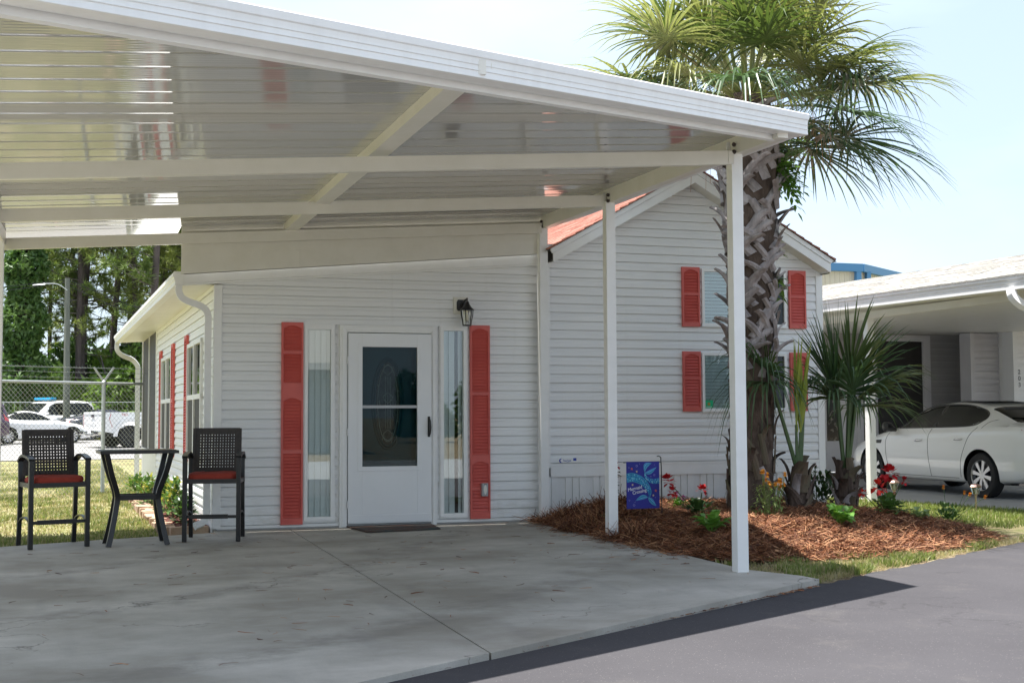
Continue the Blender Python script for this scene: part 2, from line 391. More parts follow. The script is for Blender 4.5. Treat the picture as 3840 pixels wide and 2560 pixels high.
def slab_z(y): return -0.0085*(14.2-y)
def edge_y(x): return 6.22 + 0.612*(x-1.245)
slab = MB()
def slab_panel(poly):
    top = [(x, y, slab_z(y)) for x, y in poly]; n = len(poly)
    slab.add(top + [(x, y, -0.20) for x, y in poly], [tuple(range(n))] + [(i, i+n, (i+1) % n+n, (i+1) % n) for i in range(n)])
g = 0.006
slab_panel([(-3.6, edge_y(-3.6)), (2.08-g, edge_y(2.08)), (2.08-g, 11.0-.0025), (-3.6, 11.0-.0025)])
slab_panel([(-3.6, 11.0+.0025), (2.08-g, 11.0+.0025), (2.08-g, 14.24), (1.27, 14.24), (1.27, 14.02), (0.6, 13.80), (0.05, 13.63), (-0.95, 13.24), (-1.2, 13.0), (-3.6, 12.4)])
slab_panel([(2.08+g, edge_y(2.08)), (5.36, edge_y(5.36)), (5.33, 8.95), (5.10, 9.45), (2.08+g, 9.45)])
slab_panel([(2.08+g, 9.455), (5.10, 9.455), (5.07, 11.35), (2.08+g, 11.35)])
slab_panel([(2.08+g, 11.355), (5.07, 11.355), (5.05, 14.24), (2.08+g, 14.24)])
tag(slab.build('concrete_driveway', m_conc), kind='structure')
# neighbour's driveway and the car park behind the fence
m_conc2 = mat('pale concrete', (0.40, 0.40, 0.395), 0.8, (0.33, 0.33, 0.325), 0.8, bmp=(120, 0.3, 0.003))
nd = MB(); P = [(10.4, 17.6), (10.9, 16.2), (11.5, 13.8), (11.9, 12.9), (24, 18.6), (24, 30), (9.6, 30), (9.6, 17.6)]
nd.add([(x, y, -0.03) for x, y in P], [tuple(range(len(P)))])
tag(nd.build('neighbour_driveway', m_conc2), kind='structure')
m_lot = mat('sun-bleached asphalt', (0.21, 0.205, 0.20), 0.9, (0.26, 0.25, 0.24), 0.25, (0.4, 2.5, 1), bmp=(30, 0.3, 0.01))
lot = MB(); lot.add([(-60, 37.5, -0.03), (40, 43.5, -0.03), (40, 63, 0.20), (-60, 63, 0.20)], [(0, 1, 2, 3)])
tag(lot.build('parking_lot', m_lot), kind='structure')
lm = MB()
for yy, zz in ((46.0, 0.045), (50.5, 0.098)):
    lm.quad((-20, yy, zz), (20, yy+2.2, zz+0.012), (20, yy+2.32, zz+0.014), (-20, yy+0.12, zz+0.002))
tag(lm.build('lot_markings', mat('worn white marking', (0.5, 0.5, 0.48), 0.9)), kind='structure')

# ================================================================== the white park home
home = thing('mobile_home', (1.27, 14.2, 0.0), 'white sided single storey home with coral shutters and coral shingle roof behind the carport', 'house')
YW = 14.2
LAP = 0.1045
PROF = [((0, .002), (0, -.016)), ((0, -.016), (.085, -.016)), ((.085, -.016), (.085, .014)), ((.085, .014), (.60, .011)), ((.60, .011), (.76, .003)), ((.76, .003), (1, .002))]
def siding(mb, base, u, n, z0, ncourse, smin, smax, holes=(), ztop=None, h=LAP):
    base, u, n = Vector(base), Vector(u), Vector(n)
    def pt(s, z, o): return base + u*s + n*o + Vector((0, 0, z-base.z))
    for k in range(ncourse):
        zb = z0 + k*h
        for (t0, o0), (t1, o1) in PROF:
            za, zc = zb+t0*h, zb+t1*h
            cuts = [za, zc]
            for hs in holes:
                for hz in (hs[2], hs[3]):
                    if za+1e-6 < hz < zc-1e-6: cuts.append(hz)
            cuts.sort()
            for q in range(len(cuts)-1):
                a, b = cuts[q], cuts[q+1]
                if ztop is not None and a >= ztop: continue
                if ztop is not None: b = min(b, ztop)
                f = (lambda z: o0 + (o1-o0)*((z-za)/(zc-za))) if zc > za else None
                oa, ob = (f(a), f(b)) if f else (o0, o1)
                la, lb, ra, rb = smin(a), smin(b), smax(a), smax(b)
                if la >= ra-1e-4: continue
                if lb > rb: lb = rb = (lb+rb)/2
                zm = (a+b)/2
                hl = sorted([(hs[0], hs[1]) for hs in holes if hs[2] < zm+1e-9 and hs[3] > zm-1e-9])
                cur_a, cur_b = la, lb
                for s0, s1 in hl + [(None, None)]:
                    ea, eb = (ra, rb) if s0 is None else (s0, s0)
                    if ea > cur_a: mb.quad(pt(cur_a, a, oa), pt(ea, a, oa), pt(eb, b, ob), pt(cur_b, b, ob))
                    if s0 is not None: cur_a = cur_b = s1

def rake_z(x): return 2.662 + (x-0.95)*0.0860
holes = [(2.25, 2.565, .09, 2.225), (3.80, 4.10, .09, 2.235), (2.70, 3.70, -.1, 2.17)]
fw = MB()
siding(fw, (0, YW, 0), (1, 0, 0), (0, -1, 0), 0.045, 30, lambda z: max(1.30, 0.95+(z-2.662)/0.086), lambda z: 5.06, holes, ztop=3.03)
fw.build('front_wall', m_siding, home)
fb = MB(); fb.box(1.30, 2.66, YW-0.016, YW+.05, 0.015, 0.047); fb.box(3.72, 5.06, YW-0.016, YW+.05, 0.015, 0.047)
fb.box(1.30, 5.06, YW-.006, YW+.1, -.02, .013, 1)
fb.build('base_trim', [m_trim, m_conc2], home)
# gable wall of the main block
def gl(z): return max(5.06, 5.19+(z-3.04)/0.56 - 0.05)
def gr(z): return min(8.80, 8.95-(z-3.04)/0.56 + 0.05)
gw = MB()
siding(gw, (0, YW, 0), (1, 0, 0), (0, -1, 0), 0.660, 36, gl, gr, [(7.13, 8.29, 2.32, 3.01), (7.13, 8.28, 1.28, 1.975)], ztop=4.16)
gw.build('gable_wall', m_siding, home)
bt = MB()
bt.box(5.06, 8.815, YW-.020, YW+.03, .505, .610); bt.box(5.06, 8.815, YW-.012, YW+.03, .6105, .6285); bt.box(5.06, 8.815, YW-.019, YW+.03, .629, .659)
bt.build('band_board', m_trim, home)
# skirting: ribbed vertical panels, some perforated
sk = MB(); x = 5.06; k = 0
while x < 8.80:
    wd = 0.088
    if k % 4 == 2: sk.box(x, x+wd-.012, YW+.012, YW+.04, -.1, .505, 1)
    else: sk.box(x, x+wd-.012, YW-.002, YW+.04, -.1, .505, 0)
    sk.box(x+wd-.012, x+wd, YW+.012, YW+.04, -.1, .505, 0)
    x += wd; k += 1
m_perf, nt_, b_ = new_mat('perforated vent panel')
vv = coords(nt_, (1, 1, 1)); ck = nt_.nodes.new('ShaderNodeTexVoronoi'); ck.inputs['Scale'].default_value = 55; ck.inputs['Randomness'].default_value = 0.15
nt_.links.new(vv, ck.inputs['Vector'])
nt_.links.new(mix(nt_, ramp(nt_, ck.outputs[0], [(0.22, 0.0), (0.30, 1.0)]), (0.22, 0.23, 0.24), (0.74, 0.74, 0.73)), b_.inputs['Base Color'])
sk.build('skirting', [m_skirt, m_perf], home)
ct = MB(); ct.box(1.255, 1.345, YW-.020, YW+.10, 0.02, 2.66); ct.build('corner_trim', m_trim, home, bevel=.004)
ct = MB(); ct.box(8.730, 8.825, YW-.022, YW+.10, .47, 3.02); ct.build('corner_trim', m_trim, home, bevel=.004)
ct = MB(); ct.box(5.05, 5.135, YW-.020, YW+.05, 0.0, 2.98); ct.build('corner_trim', m_trim, home, bevel=.004)
# side wall, not quite square to the front
SU = Vector((-0.027, 1, 0)).normalized(); SN = Vector((-1, -0.027, 0)).normalized(); SB = Vector((1.27, 14.25, 0))
sw = MB(); siding(sw, SB, SU, SN, 0.10, 25, lambda z: 0.0, lambda z: 8.0, ztop=2.70, h=LAP); sw.build('side_wall', m_siding, home)
def sp(s, z, o=0.0): return SB + SU*s + SN*o + Vector((0, 0, z))
def sbox(mb, s0, s1, z0, z1, o0, o1, mi=0):
    mb.obox(sp((s0+s1)/2, (z0+z1)/2, (o0+o1)/2), SU, SN, (0, 0, 1), (s1-s0)/2, (o1-o0)/2, (z1-z0)/2, mi)
e = MB(); sbox(e, 0.02, 8.0, -0.08, 0.10, -0.05, 0.012); e.build('side_base', m_skirt, home)
rb_ = MB()
for i in range(36): sbox(rb_, 8.0+i*.0975, 8.0+i*.0975+.07, -.08, .63, -.03, .02)
sbox(rb_, 8.0, 11.5, -.08, .63, -.05, .008)
rb_.build('ribbed_panel', m_white, home)
sc_ = MB(); sbox(sc_, 8.03, 11.5, .63, 2.69, -.02, .01, 0)
for s in (8.0, 9.72, 11.46): sbox(sc_, s, s+.05, .63, 2.69, -.02, .03, 1)
sbox(sc_, 8.0, 11.5, .60, .66, -.02, .034, 1)
sc_.build('porch_screen', [m_screen, m_trim], home)
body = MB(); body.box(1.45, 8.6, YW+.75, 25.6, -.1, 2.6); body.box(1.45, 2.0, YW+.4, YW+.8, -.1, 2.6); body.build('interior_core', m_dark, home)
bw = MB(); bw.box(8.70, 8.80, YW+.05, 25.6, -.1, 3.05); bw.box(1.0, 8.80, 25.6, 25.7, -.1, 2.7); bw.build('rear_wall', m_white, home)
# side windows: pairs of sashes, screens below
def side_window(s0, s1, z0=.70, z1=2.15):
    fr = MB(); mid = (s0+s1)/2; zr = 1.47
    for a, b in ((s0, s0+.05), (mid-.035, mid+.035), (s1-.05, s1)): sbox(fr, a, b, z0, z1, .0, .045)
    for a, b in ((z0, z0+.05), (zr-.03, zr+.03), (z1-.05, z1)): sbox(fr, s0, s1, a, b, .0, .042)
    o = fr.build('window', m_trim, home)
    gl_ = MB(); sbox(gl_, s0+.04, s1-.04, zr+.02, z1-.04, .012, .02); gl_.build('pane', m_sideglass, o)
    sc2 = MB(); sbox(sc2, s0+.04, s1-.04, z0+.04, zr-.02, .012, .024); sc2.build('insect_screen', m_screen, o)
m_sideglass = mat('dark reflecting glass', (0.012, 0.016, 0.016), 0.03, spec=0.9)
side_window(1.0, 2.60); side_window(5.0, 6.75)
def louver_geom(mb, w_, h_, secs, arch_first=True):
    """shutter in its own plane: x 0..w, z 0..h, thickness towards -y"""
    st = 0.022
    mb.box(0, w_, -.006, .004, 0, h_)
    mb.box(0, st, -.030, -.006, 0, h_); mb.box(w_-st, w_, -.030, -.006, 0, h_)
    for z0, z1, arch in secs:
        z = z0
        pitch = 0.0355
        nsl = max(1, int((z1-z0)/pitch)); pitch = (z1-z0)/nsl
        for i in range(nsl):
            zz = z0+i*pitch
            mb.ext([(st, -.027, zz+.002), (st, -.0065, zz+pitch*.98), (st, -.0065, zz+pitch*.30)], (w_-2*st, 0, 0))
    ed = sorted([(a, b) for a, b, c in secs]); cur = 0
    for a, b in ed + [(h_, h_)]:
        if a-cur > .004: mb.box(st, w_-st, -.029, -.006, cur, a)
        cur = b
    for z0, z1, arch in secs:
        if arch:       # arched head: two spandrels under the top rail
            n = 8; hh = .035
            pts = [(st + (w_-2*st)*i/n, -.0295, z1 - hh*(1-sin(pi*i/n))) for i in range(n+1)]
            mb.ext(pts + [(w_-st, -.0295, z1+.002), (st, -.0295, z1+.002)], (0, .02, 0))
def shutter(x0, z0, w_, h_, secs, parent=home, y=YW-.016, label=None):
    mb = MB(); louver_geom(mb, w_, h_, secs)
    mb.v = [(x0+a, y+b, z0+c) for a, b, c in mb.v]
    o = mb.build('shutter', m_coral, parent); 
    if label: o['label'] = label
    return o
shutter(1.985, .045, .240, 2.22, [(.07, .775, False), (.815, 1.385, True), (1.55, 1.87, False), (1.905, 2.185, True)])
shutter(4.146, .045, .238, 2.222, [(.085, .325, False), (.36, .655, True), (.73, 1.415, False), (1.45, 2.185, True)])
for z0 in (2.300, 1.265):
    for x0 in (6.850, 8.333):
        shutter(x0, z0, .238, .732, [(.05, .385, False), (.41, .70, True)])
for s0, w_ in ((2.66, .30), (4.62, .30), (6.82, .30)):
    mb = MB(); louver_geom(mb, w_, 1.62, [(.06, .78, False), (.82, 1.58, True)])
    mb.v = [tuple(sp(s0+a, .66+c, .016-b)) for a, b, c in mb.v]
    mb.build('shutter', m_coral, home)
# sidelights
def sidelight(x0, x1, z0, z1, slats):
    fr = MB()
    for a, b in ((x0, x0+.038), (x1-.038, x1)): fr.box(a, b, YW-.040, YW+.05, z0, z1)
    for a, b in ((z0, z0+.042), (z1-.045, z1)): fr.box(x0+.038, x1-.038, YW-.039, YW+.05, a, b)
    for a, b in ((x0-.012, x0), (x1, x1+.012)): fr.box(a, b, YW-.028, YW+.05, z0-.012, z1+.012)
    fr.box(x0, x1, YW-.028, YW+.05, z0-.012, z0); fr.box(x0, x1, YW-.028, YW+.05, z1, z1+.012)
    o = fr.build('sidelight', m_trim, home)
    p = MB(); p.box(x0+.03, x1-.03, YW-.012, YW-.006, z0+.03, z1-.03); p.build('pane', m_glass2, o)
    bl = MB()
    for c, ang in slats:
        bl.obox((c, YW+.034, (z0+z1)/2), (cos(ang), sin(ang), 0), (-sin(ang), cos(ang), 0), (0, 0, 1), .046, .0015, (z1-z0)/2)
    bl.build('blinds', m_vblind, o)
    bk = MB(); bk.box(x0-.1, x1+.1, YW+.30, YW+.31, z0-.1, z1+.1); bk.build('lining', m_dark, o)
sidelight(2.240, 2.572, .080, 2.236, [(2.21+i*.066, .35) for i in range(7)])
sidelight(3.795, 4.107, .076, 2.246, [(3.80, .5), (3.872, .5), (3.944, .55), (4.04, .9), (4.12, .5)])
# door: jamb, storm door, inner door with oval glass
dj = MB(); dj.box(2.630, 2.716, YW-.055, YW+.08, -.005, 2.245); dj.box(3.682, 3.745, YW-.055, YW+.08, -.005, 2.245); dj.box(2.716, 3.682, YW-.055, YW+.08, 2.165, 2.245)
dj.box(2.60, 2.63, YW-.004, YW+.08, 0.02, 2.25); dj.box(3.745, 3.775, YW-.004, YW+.08, 0.02, 2.25)
dj.box(2.655, 2.70, YW-.068, YW-.055, 0.0, 2.225); dj.box(3.695, 3.725, YW-.068, YW-.055, 0.0, 2.225); dj.box(2.70, 3.695, YW-.066, YW-.055, 2.185, 2.225)
jamb = dj.build('door_frame', m_trim, home, bevel=.003)
tk = MB()
for i in range(20):     # siding ends showing as teeth in the channel
    for xx in (2.606, 3.750): tk.box(xx, xx+.018, YW-.0135, YW-.004, .06+i*.1045, .06+i*.1045+.06)
tk.build('channel_teeth', m_siding, home)
sd = MB(); yd0, yd1 = YW-.075, YW-.035
sd.box(2.722, 2.880, yd0, yd1, .035, 2.155); sd.box(3.512, 3.676, yd0, yd1, .035, 2.155)
sd.box(2.880, 3.512, yd0, yd1, .035, .665); sd.box(2.880, 3.512, yd0, yd1, 2.002, 2.155)
for a, b, c, d in ((2.83, 2.88, .615, 2.05), (3.512, 3.555, .615, 2.05)): sd.box(a, b, yd0-.009, yd0, c, d)
for a, b in ((.615, .665), (2.002, 2.05)): sd.box(2.88, 3.512, yd0-.0085, yd0, a, b)
sd.box(2.722, 3.676, yd0-.004, yd0, .045, .13)
sdo = sd.build('storm_door', m_door, home, bevel=.003)
p = MB(); p.box(2.875, 3.517, YW-.058, YW-.053, .66, 2.007); p.build('pane', m_glassd, sdo)
p = MB(); p.box(2.88, 3.512, YW-.078, YW-.060, 1.315, 1.347); p.build('meeting_rail', m_grey, sdo)
p = MB(); p.tube([(3.645, YW-.085, 1.00), (3.648, YW-.115, 1.03), (3.650, YW-.125, 1.10), (3.648, YW-.115, 1.17), (3.645, YW-.085, 1.21)], [.010, .012, .013, .012, .010], 8)
p.box(3.632, 3.658, YW-.084, YW-.076, .99, 1.22); p.build('door_handle', m_black, sdo, smooth=True)
p = MB()
for z in (.25, 1.05, 1.85): p.tube([(2.716, YW-.082, z-.04), (2.716, YW-.082, z+.04)], .008, 8)
p.build('hinge', m_door, sdo)
p = MB(); p.box(2.716, 3.682, YW-.03, YW+.02, -.005, .034); p.build('sill', m_grey, jamb)
ind = MB(); yi = YW+.045
ind.box(2.716, 3.682, yi, yi+.04, .02, 2.165)
for a, b, c, d in ((2.90, 2.915, .70, 2.02), (3.475, 3.49, .70, 2.02)): ind.box(a, b, yi-.008, yi, c, d)
for a, b in ((.70, .715), (2.005, 2.02)): ind.box(2.915, 3.475, yi-.008, yi, a, b)
OC = (3.195, 1.37); 
def oval(rx, rz, y, n=40): return [(OC[0]+rx*cos(2*pi*i/n), y, OC[1]+rz*sin(2*pi*i/n)) for i in range(n)]
ind.tube(oval(.178, .52, yi), .013, 6, closed=True); ind.tube(oval(.155, .485, yi-.004), .016, 6, closed=True)
indo = ind.build('inner_door', m_teal, home, smooth=True)
og = MB(); og.add(oval(.150, .475, yi-.006), [tuple(range(40))]); og.build('oval_glass', m_darkglass, indo)
cm = MB(); yc = yi-.010
cm.tube(oval(.118, .43, yc), .004, 5, closed=True)
for i in range(0, 40, 5):
    t = 2*pi*(i+2)/40; cm.tube([(OC[0]+.118*cos(t), yc, OC[1]+.43*sin(t)), (OC[0]+.148*cos(t), yc, OC[1]+.472*sin(t))], .003, 5)
for dx in (-.028, .0, .028): cm.tube([(OC[0]+dx, yc, OC[1]-.28), (OC[0]+dx, yc, OC[1]+.30)], .003, 5)
for zc, sg in ((-.30, -1), (.32, 1), (.0, 1)):
    for a in (-1, 1):
        cm.tube([(OC[0], yc, OC[1]+zc), (OC[0]+a*.05, yc, OC[1]+zc+sg*.04), (OC[0]+a*.045, yc, OC[1]+zc+sg*.09), (OC[0], yc, OC[1]+zc+sg*.12)], .0035, 5)
for a in (-1, 1):
    cm.tube([(OC[0]+a*.02, yc, OC[1]-.05), (OC[0]+a*.09, yc, OC[1]-.02), (OC[0]+a*.10, yc, OC[1]+.03)], .0035, 5)
    cm.tube([(OC[0]+a*.02, yc, OC[1]+.02), (OC[0]+a*.06, yc, OC[1]+.07), (OC[0], yc, OC[1]+.12)], .0035, 5)
cm.build('caming', m_brass, indo)
# gable windows
def gable_window(x0, x1, z0, z1):
    fr = MB(); xm = x0+.60
    for a, b in ((x0, x0+.035), (x1-.035, x1), (xm-.02, xm+.02)): fr.box(a, b, YW-.034, YW+.05, z0, z1)
    for a, b in ((z0, z0+.035), (z1-.035, z1)): fr.box(x0+.035, x1-.035, YW-.033, YW+.05, a, b)
    fr.box(x0-.008, x1+.008, YW-.045, YW-.033, z0-.012, z0+.012)
    o = fr.build('window', m_trim, home)
    p = MB(); p.box(x0+.03, xm, YW-.004, YW+.002, z0+.03, z1-.03); p.build('pane', m_glass, o)
    p = MB(); p.box(xm, x1-.03, YW-.010, YW-.006, z0+.03, z1-.03); p.build('pane', m_glassdk, o)
    bl = MB(); n = int((z1-z0)/.042)
    for i in range(n):
        z = z0+.02+i*.042
        bl.quad((x0+.02, YW+.012, z), (x1-.02, YW+.012, z), (x1-.02, YW+.028, z+.0395), (x0+.02, YW+.028, z+.0395))
    for xx in (x0+.14, x0+.44, x0+.8, x1-.15): bl.box(xx, xx+.004, YW+.0085, YW+.0105, z0+.02, z1-.02)
    bl.build('blinds', m_blind, o)
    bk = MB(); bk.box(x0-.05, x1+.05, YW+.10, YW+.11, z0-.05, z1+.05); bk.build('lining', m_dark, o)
    return o
m_glassdk = glass_mat('screened window glass', (0.22, 0.27, 0.29), 1.5, 0.0)
gable_window(7.122, 8.300, 2.312, 3.020)
w2 = gable_window(7.112, 8.290, 1.268, 1.985)
st_ = MB(); st_.box(7.150, 7.262, YW-.010, YW-.006, 1.305, 1.402, 0); st_.box(7.190, 7.222, YW-.0125, YW-.0102, 1.338, 1.372, 1)
st_.box(7.165, 7.245, YW-.0125, YW-.0102, 1.318, 1.323, 2)
sto = st_.build('window_sticker', [mat('green sticker', (0.0, 0.42, 0.18), 0.5), mat('ochre print', (0.35, 0.24, 0.03), 0.5), m_white], w2)
# maker's plate
pl = MB(); pl.box(5.228, 5.53, YW-.0215, YW-.0165, .668, .722); plo = pl.build('maker_plate', m_white, home)
text('lettering', 'hariot', .040, (5.290, YW-.022, .682), (pi/2, 0, 0), m_blue, plo)
text('lettering', 'EAGLE', .011, (5.330, YW-.022, .671), (pi/2, 0, 0), m_blue, plo)
cr = MB()
pts = [(5.262+.026*cos(a), YW-.0222, .693+.026*sin(a)) for a in np.linspace(radians(50), radians(310), 14)]
pts2 = [(5.273+.019*cos(a), YW-.0222, .694+.021*sin(a)) for a in np.linspace(radians(290), radians(70), 14)]
cr.ext(pts+pts2, (0, .0006, 0)); cr.box(5.415, 5.455, YW-.0222, YW-.0216, .690, .722)
cr.build('logo', m_blue, plo)
# outlet cover
oc = MB(); oc.box(4.272, 4.344, YW-.085, YW-.030, .305, .452); oc.box(4.278, 4.338, YW-.092, YW-.0852, .312, .446)
oc.ext([(4.308+.019*cos(a), YW-.0922, .379+.055*sin(a)) for a in np.linspace(0, 2*pi, 18, endpoint=False)], (0, -.003, 0), 1)
oc.box(4.291, 4.325, YW-.096, YW-.0922, .438, .444, 2)
oc.build('outlet_cover', [m_grey, m_offwhite, m_bolt], home, bevel=.002)
# roofs, rakes, soffits
YG = 13.95
def rk(x): return 3.006 + 0.56*(x-5.10)              # lower edge of the left rake
XA = 6.945
rkL = MB(); h1 = .178
ZA = rk(XA)
rkL.ext([(5.10, YG, rk(5.10)), (XA, YG, ZA), (XA, YG, ZA+.11), (5.10, YG, rk(5.10)+.11)], (0, .02, 0))
rkL.ext([(5.085, YG-.014, rk(5.085)+.113), (XA, YG-.014, ZA+.113), (XA, YG-.014, ZA+h1), (5.06, YG-.014, rk(5.06)+h1)], (0, .03, 0))
rkL.build('rake_board', m_white, home)
XR = 2*XA-5.10
rkR = MB()
rkR.ext([(XA, YG, ZA), (XR, YG, rk(5.10)), (XR, YG, rk(5.10)+.11), (XA, YG, ZA+.11)], (0, .02, 0))
rkR.ext([(XA, YG-.014, ZA+.113), (XR+.015, YG-.014, rk(5.085)+.113), (XR+.06, YG-.014, rk(5.04)+h1), (XA, YG-.014, ZA+h1)], (0, .03, 0))
rkR.ext([(XR, YG, rk(5.10)), (XR, 25.8, rk(5.10)), (XR, 25.8, rk(5.10)+.14), (XR, YG, rk(5.10)+.14)], (.02, 0, 0))
rkR.build('rake_board', m_white, home)
sf = MB()
n = 22
for i in range(n):
    for sgn in (1, -1):
        xa, xb = XA-sgn*(XA-5.10)*(i+.06)/n, XA-sgn*(XA-5.10)*(i+.94)/n
        za, zb = ZA-.56*(XA-5.10)*(i+.06)/n+.012, ZA-.56*(XA-5.10)*(i+.94)/n+.012
        sf.quad((xa, YG+.02, za), (xa, YW+.02, za), (xb, YW+.02, zb), (xb, YG+.02, zb))
for sgn in (1, -1): sf.quad((XA, YG+.02, ZA+.02), (XA, YW+.03, ZA+.02), (XA-sgn*1.86, YW+.03, rk(5.10)+.013), (XA-sgn*1.86, YG+.02, rk(5.10)+.013))
sf.box(8.80, XR+.01, YG+.02, 25.7, rk(5.10)-.02, rk(5.10)-.005)
sf.build('soffit', m_offwhite, home)
rf_ = MB(); ns = 17; ztop = ZA+h1+.012
Lx = XA-5.03
rr = random.Random(5)
for sgn in (1, -1):
    for i in range(ns):
        xa, xb = XA-sgn*Lx*i/ns, XA-sgn*Lx*(i+1.04)/ns
        za, zb = ztop-.56*Lx*i/ns, ztop-.56*Lx*(i+1.04)/ns+.010
        y = YG-.04
        while y < 25.8:
            wd = rr.uniform(.18, .36); y2 = min(y+wd, 25.8); up = rr.uniform(0, .008)
            rf_.ext([(xa, y, za), (xb, y, zb+up), (xb, y, zb-.014), (xa, y, za-.01)], (0, y2-y-.004, 0)); y = y2
rf_.build('shingle_roof', m_shingle, home)
um = MB()
for sgn in (1, -1): um.quad((XA, YG-.03, ztop-.014), (XA, 25.8, ztop-.014), (XA-sgn*(Lx+.02), 25.8, ztop-.56*(Lx+.02)-.014), (XA-sgn*(Lx+.02), YG-.03, ztop-.56*(Lx+.02)-.014))
um.build('roof_underlay', m_bolt, home)
# low shed roof over the front room, its rake board, eave gutter and soffit
sh = MB()
sh.add([(.86, 14.12, 2.775), (5.08, 14.12, 3.135), (5.08, 25.7, 3.135), (.45, 25.7, 2.775)], [(0, 1, 2, 3)])
sh.build('shed_roof', m_offwhite, home)
rk2 = MB()
rk2.ext([(.93, 14.13, 2.662), (5.07, 14.13, rake_z(5.07)), (5.07, 14.13, rake_z(5.07)+.105), (.93, 14.13, 2.757)], (0, .06, 0))
rk2.ext([(.93, 14.15, 2.640), (5.07, 14.15, rake_z(5.07)-.022), (5.07, 14.15, rake_z(5.07)-.001), (.93, 14.15, 2.661)], (0, .045, 0))
rk2.build('rake_board', m_white, home)
gt = MB(); g0, g1 = Vector((.832, 14.15, 0)), Vector((.41, 25.6, 0)); gd = (g1-g0)
prof = [(0, 2.79), (-.012, 2.775), (-.012, 2.735), (0, 2.728), (0, 2.70), (.010, 2.694), (.010, 2.645), (.10, 2.645), (.10, 2.79)]
gt.ext([(g0.x+a, g0.y, z) for a, z in prof], gd); gt.build('eave_gutter', m_white, home)
so = MB(); so.add([(.93, 14.20, 2.655), (1.30, 14.20, 2.66), (1.0, 25.7, 2.69), (.50, 25.6, 2.655)], [(0, 3, 2, 1)])
so.add([(.93, 14.20, 2.70), (1.30, 14.20, 2.71), (1.0, 25.7, 2.72), (.50, 25.6, 2.70)], [(0, 1, 2, 3)])
so.build('soffit', m_offwhite, home)
def downspout(pts, r=.052):
    P = [Vector(p) for p in pts]; Q = []; R = []
    for i in range(len(P)-1):
        L = (P[i+1]-P[i]).length; k = 1 if L > .4 else max(2, int(L/.022))
        for j in range(k):
            Q.append(P[i].lerp(P[i+1], j/k)); R.append(r*(1.0 if (len(Q) % 2 or k == 1) else .955))
    Q.append(P[-1]); R.append(r)
    mb = MB(); mb.tube(Q, R, 4, flat=.8); return mb.build('downspout', m_white, home)
def arc(pts, n=5):   # smooth a polyline with Catmull-Rom
    P = [Vector(p) for p in pts]; out_ = []
    for i in range(len(P)-1):
        p0, p1, p2, p3 = P[max(i-1, 0)], P[i], P[i+1], P[min(i+2, len(P)-1)]
        for j in range(n):
            t = j/n; out_.append(.5*((2*p1)+(p2-p0)*t+(2*p0-5*p1+4*p2-p3)*t*t+(3*p1-p0-3*p2+p3)*t**3))
    out_.append(P[-1]); return out_
downspout(arc([(.885, 14.20, 2.65), (.885, 14.20, 2.58), (.915, 14.20, 2.515), (.985, 14.21, 2.475), (1.09, 14.22, 2.44), (1.165, 14.23, 2.395), (1.198, 14.23, 2.32), (1.198, 14.23, 2.22)]) + [(1.198, 14.23, .26)] + arc([(1.198, 14.23, .20), (1.19, 14.22, .14), (1.15, 14.20, .09), (1.07, 14.16, .06)])[0:])
downspout(arc([(.46, 25.55, 2.65), (.46, 25.55, 2.52), (.55, 25.6, 2.42), (.74, 25.7, 2.34), (.84, 25.7, 2.22), (.85, 25.7, 2.1)]) + [(.85, 25.7, .02)], .06)

# ================================================================== carport
cp = thing('carport', (2.1, 10.6, 0.0), 'white aluminium carport with glossy ribbed ceiling standing over the concrete driveway', 'carport')
def roof_z(x, y): return 3.50 + 0.07*(x-5.05) + 0.012*(y-9.4)
def fas_y(x): return 7.02 + 0.545*(x-2.05)
XL, XE, YB = -2.0, 5.20, 14.08
# ribbed pans, running left to right
rv, rf = [], []
y = 5.10; prof = []
k = 0
while y < YB:
    for dy, dz in ((0, 0), (.024, .0013), (.050, 0), (.074, .0011)):
        if dy == 0 and k % 3 == 0: prof += [(y, 0.0), (y+.003, .016), (y+.009, .016), (y+.012, 0.0)]
        else: prof.append((y+dy, dz))
    y += .1; k += 1
prof = [p for p in prof if p[0] <= YB]
for y, dz in prof:
    xr = min(XE, 2.05 + (y-6.98)/.545)
    xr = max(xr, XL+.01)
    rv += [(XL, y, roof_z(XL, y)+dz), (xr, y, roof_z(xr, y)+dz)]
rf = [(2*i, 2*i+2, 2*i+3, 2*i+1) for i in range(len(prof)-1)]
b_ = len(rv)      # the pans run on past the front of the house on the left
for i, y in enumerate(np.arange(YB, 15.05, .1)):
    for dy, dz in ((0, 0), (.024, .0013), (.050, 0), (.074, .0011)):
        rv += [(XL, y+dy, roof_z(XL, y+dy)+dz), (.895, y+dy, roof_z(.895, y+dy)+dz)]
nb_ = (len(rv)-b_)//2; rf += [(b_+2*i, b_+2*i+2, b_+2*i+3, b_+2*i+1) for i in range(nb_-1)]
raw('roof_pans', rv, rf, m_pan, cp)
tp = MB(); q = [(XL, fas_y(XL)), (5.26, fas_y(5.26)), (5.26, YB), (XL, YB)]
tp.add([(x, y, roof_z(x, y)+.055) for x, y in q] + [(x, y, roof_z(x, y)+.040) for x, y in q], [(0, 1, 2, 3), (7, 6, 5, 4), (2, 3, 7, 6), (3, 0, 4, 7)])
tp.add([(x, y, roof_z(x, y)+d) for d in (.055, .040) for x, y in ((XL, YB), (.90, YB), (.90, 15.05), (XL, 15.05))], [(0, 1, 2, 3), (7, 6, 5, 4), (2, 3, 7, 6), (1, 2, 6, 5)])
tp.build('roof_top', m_white, cp)
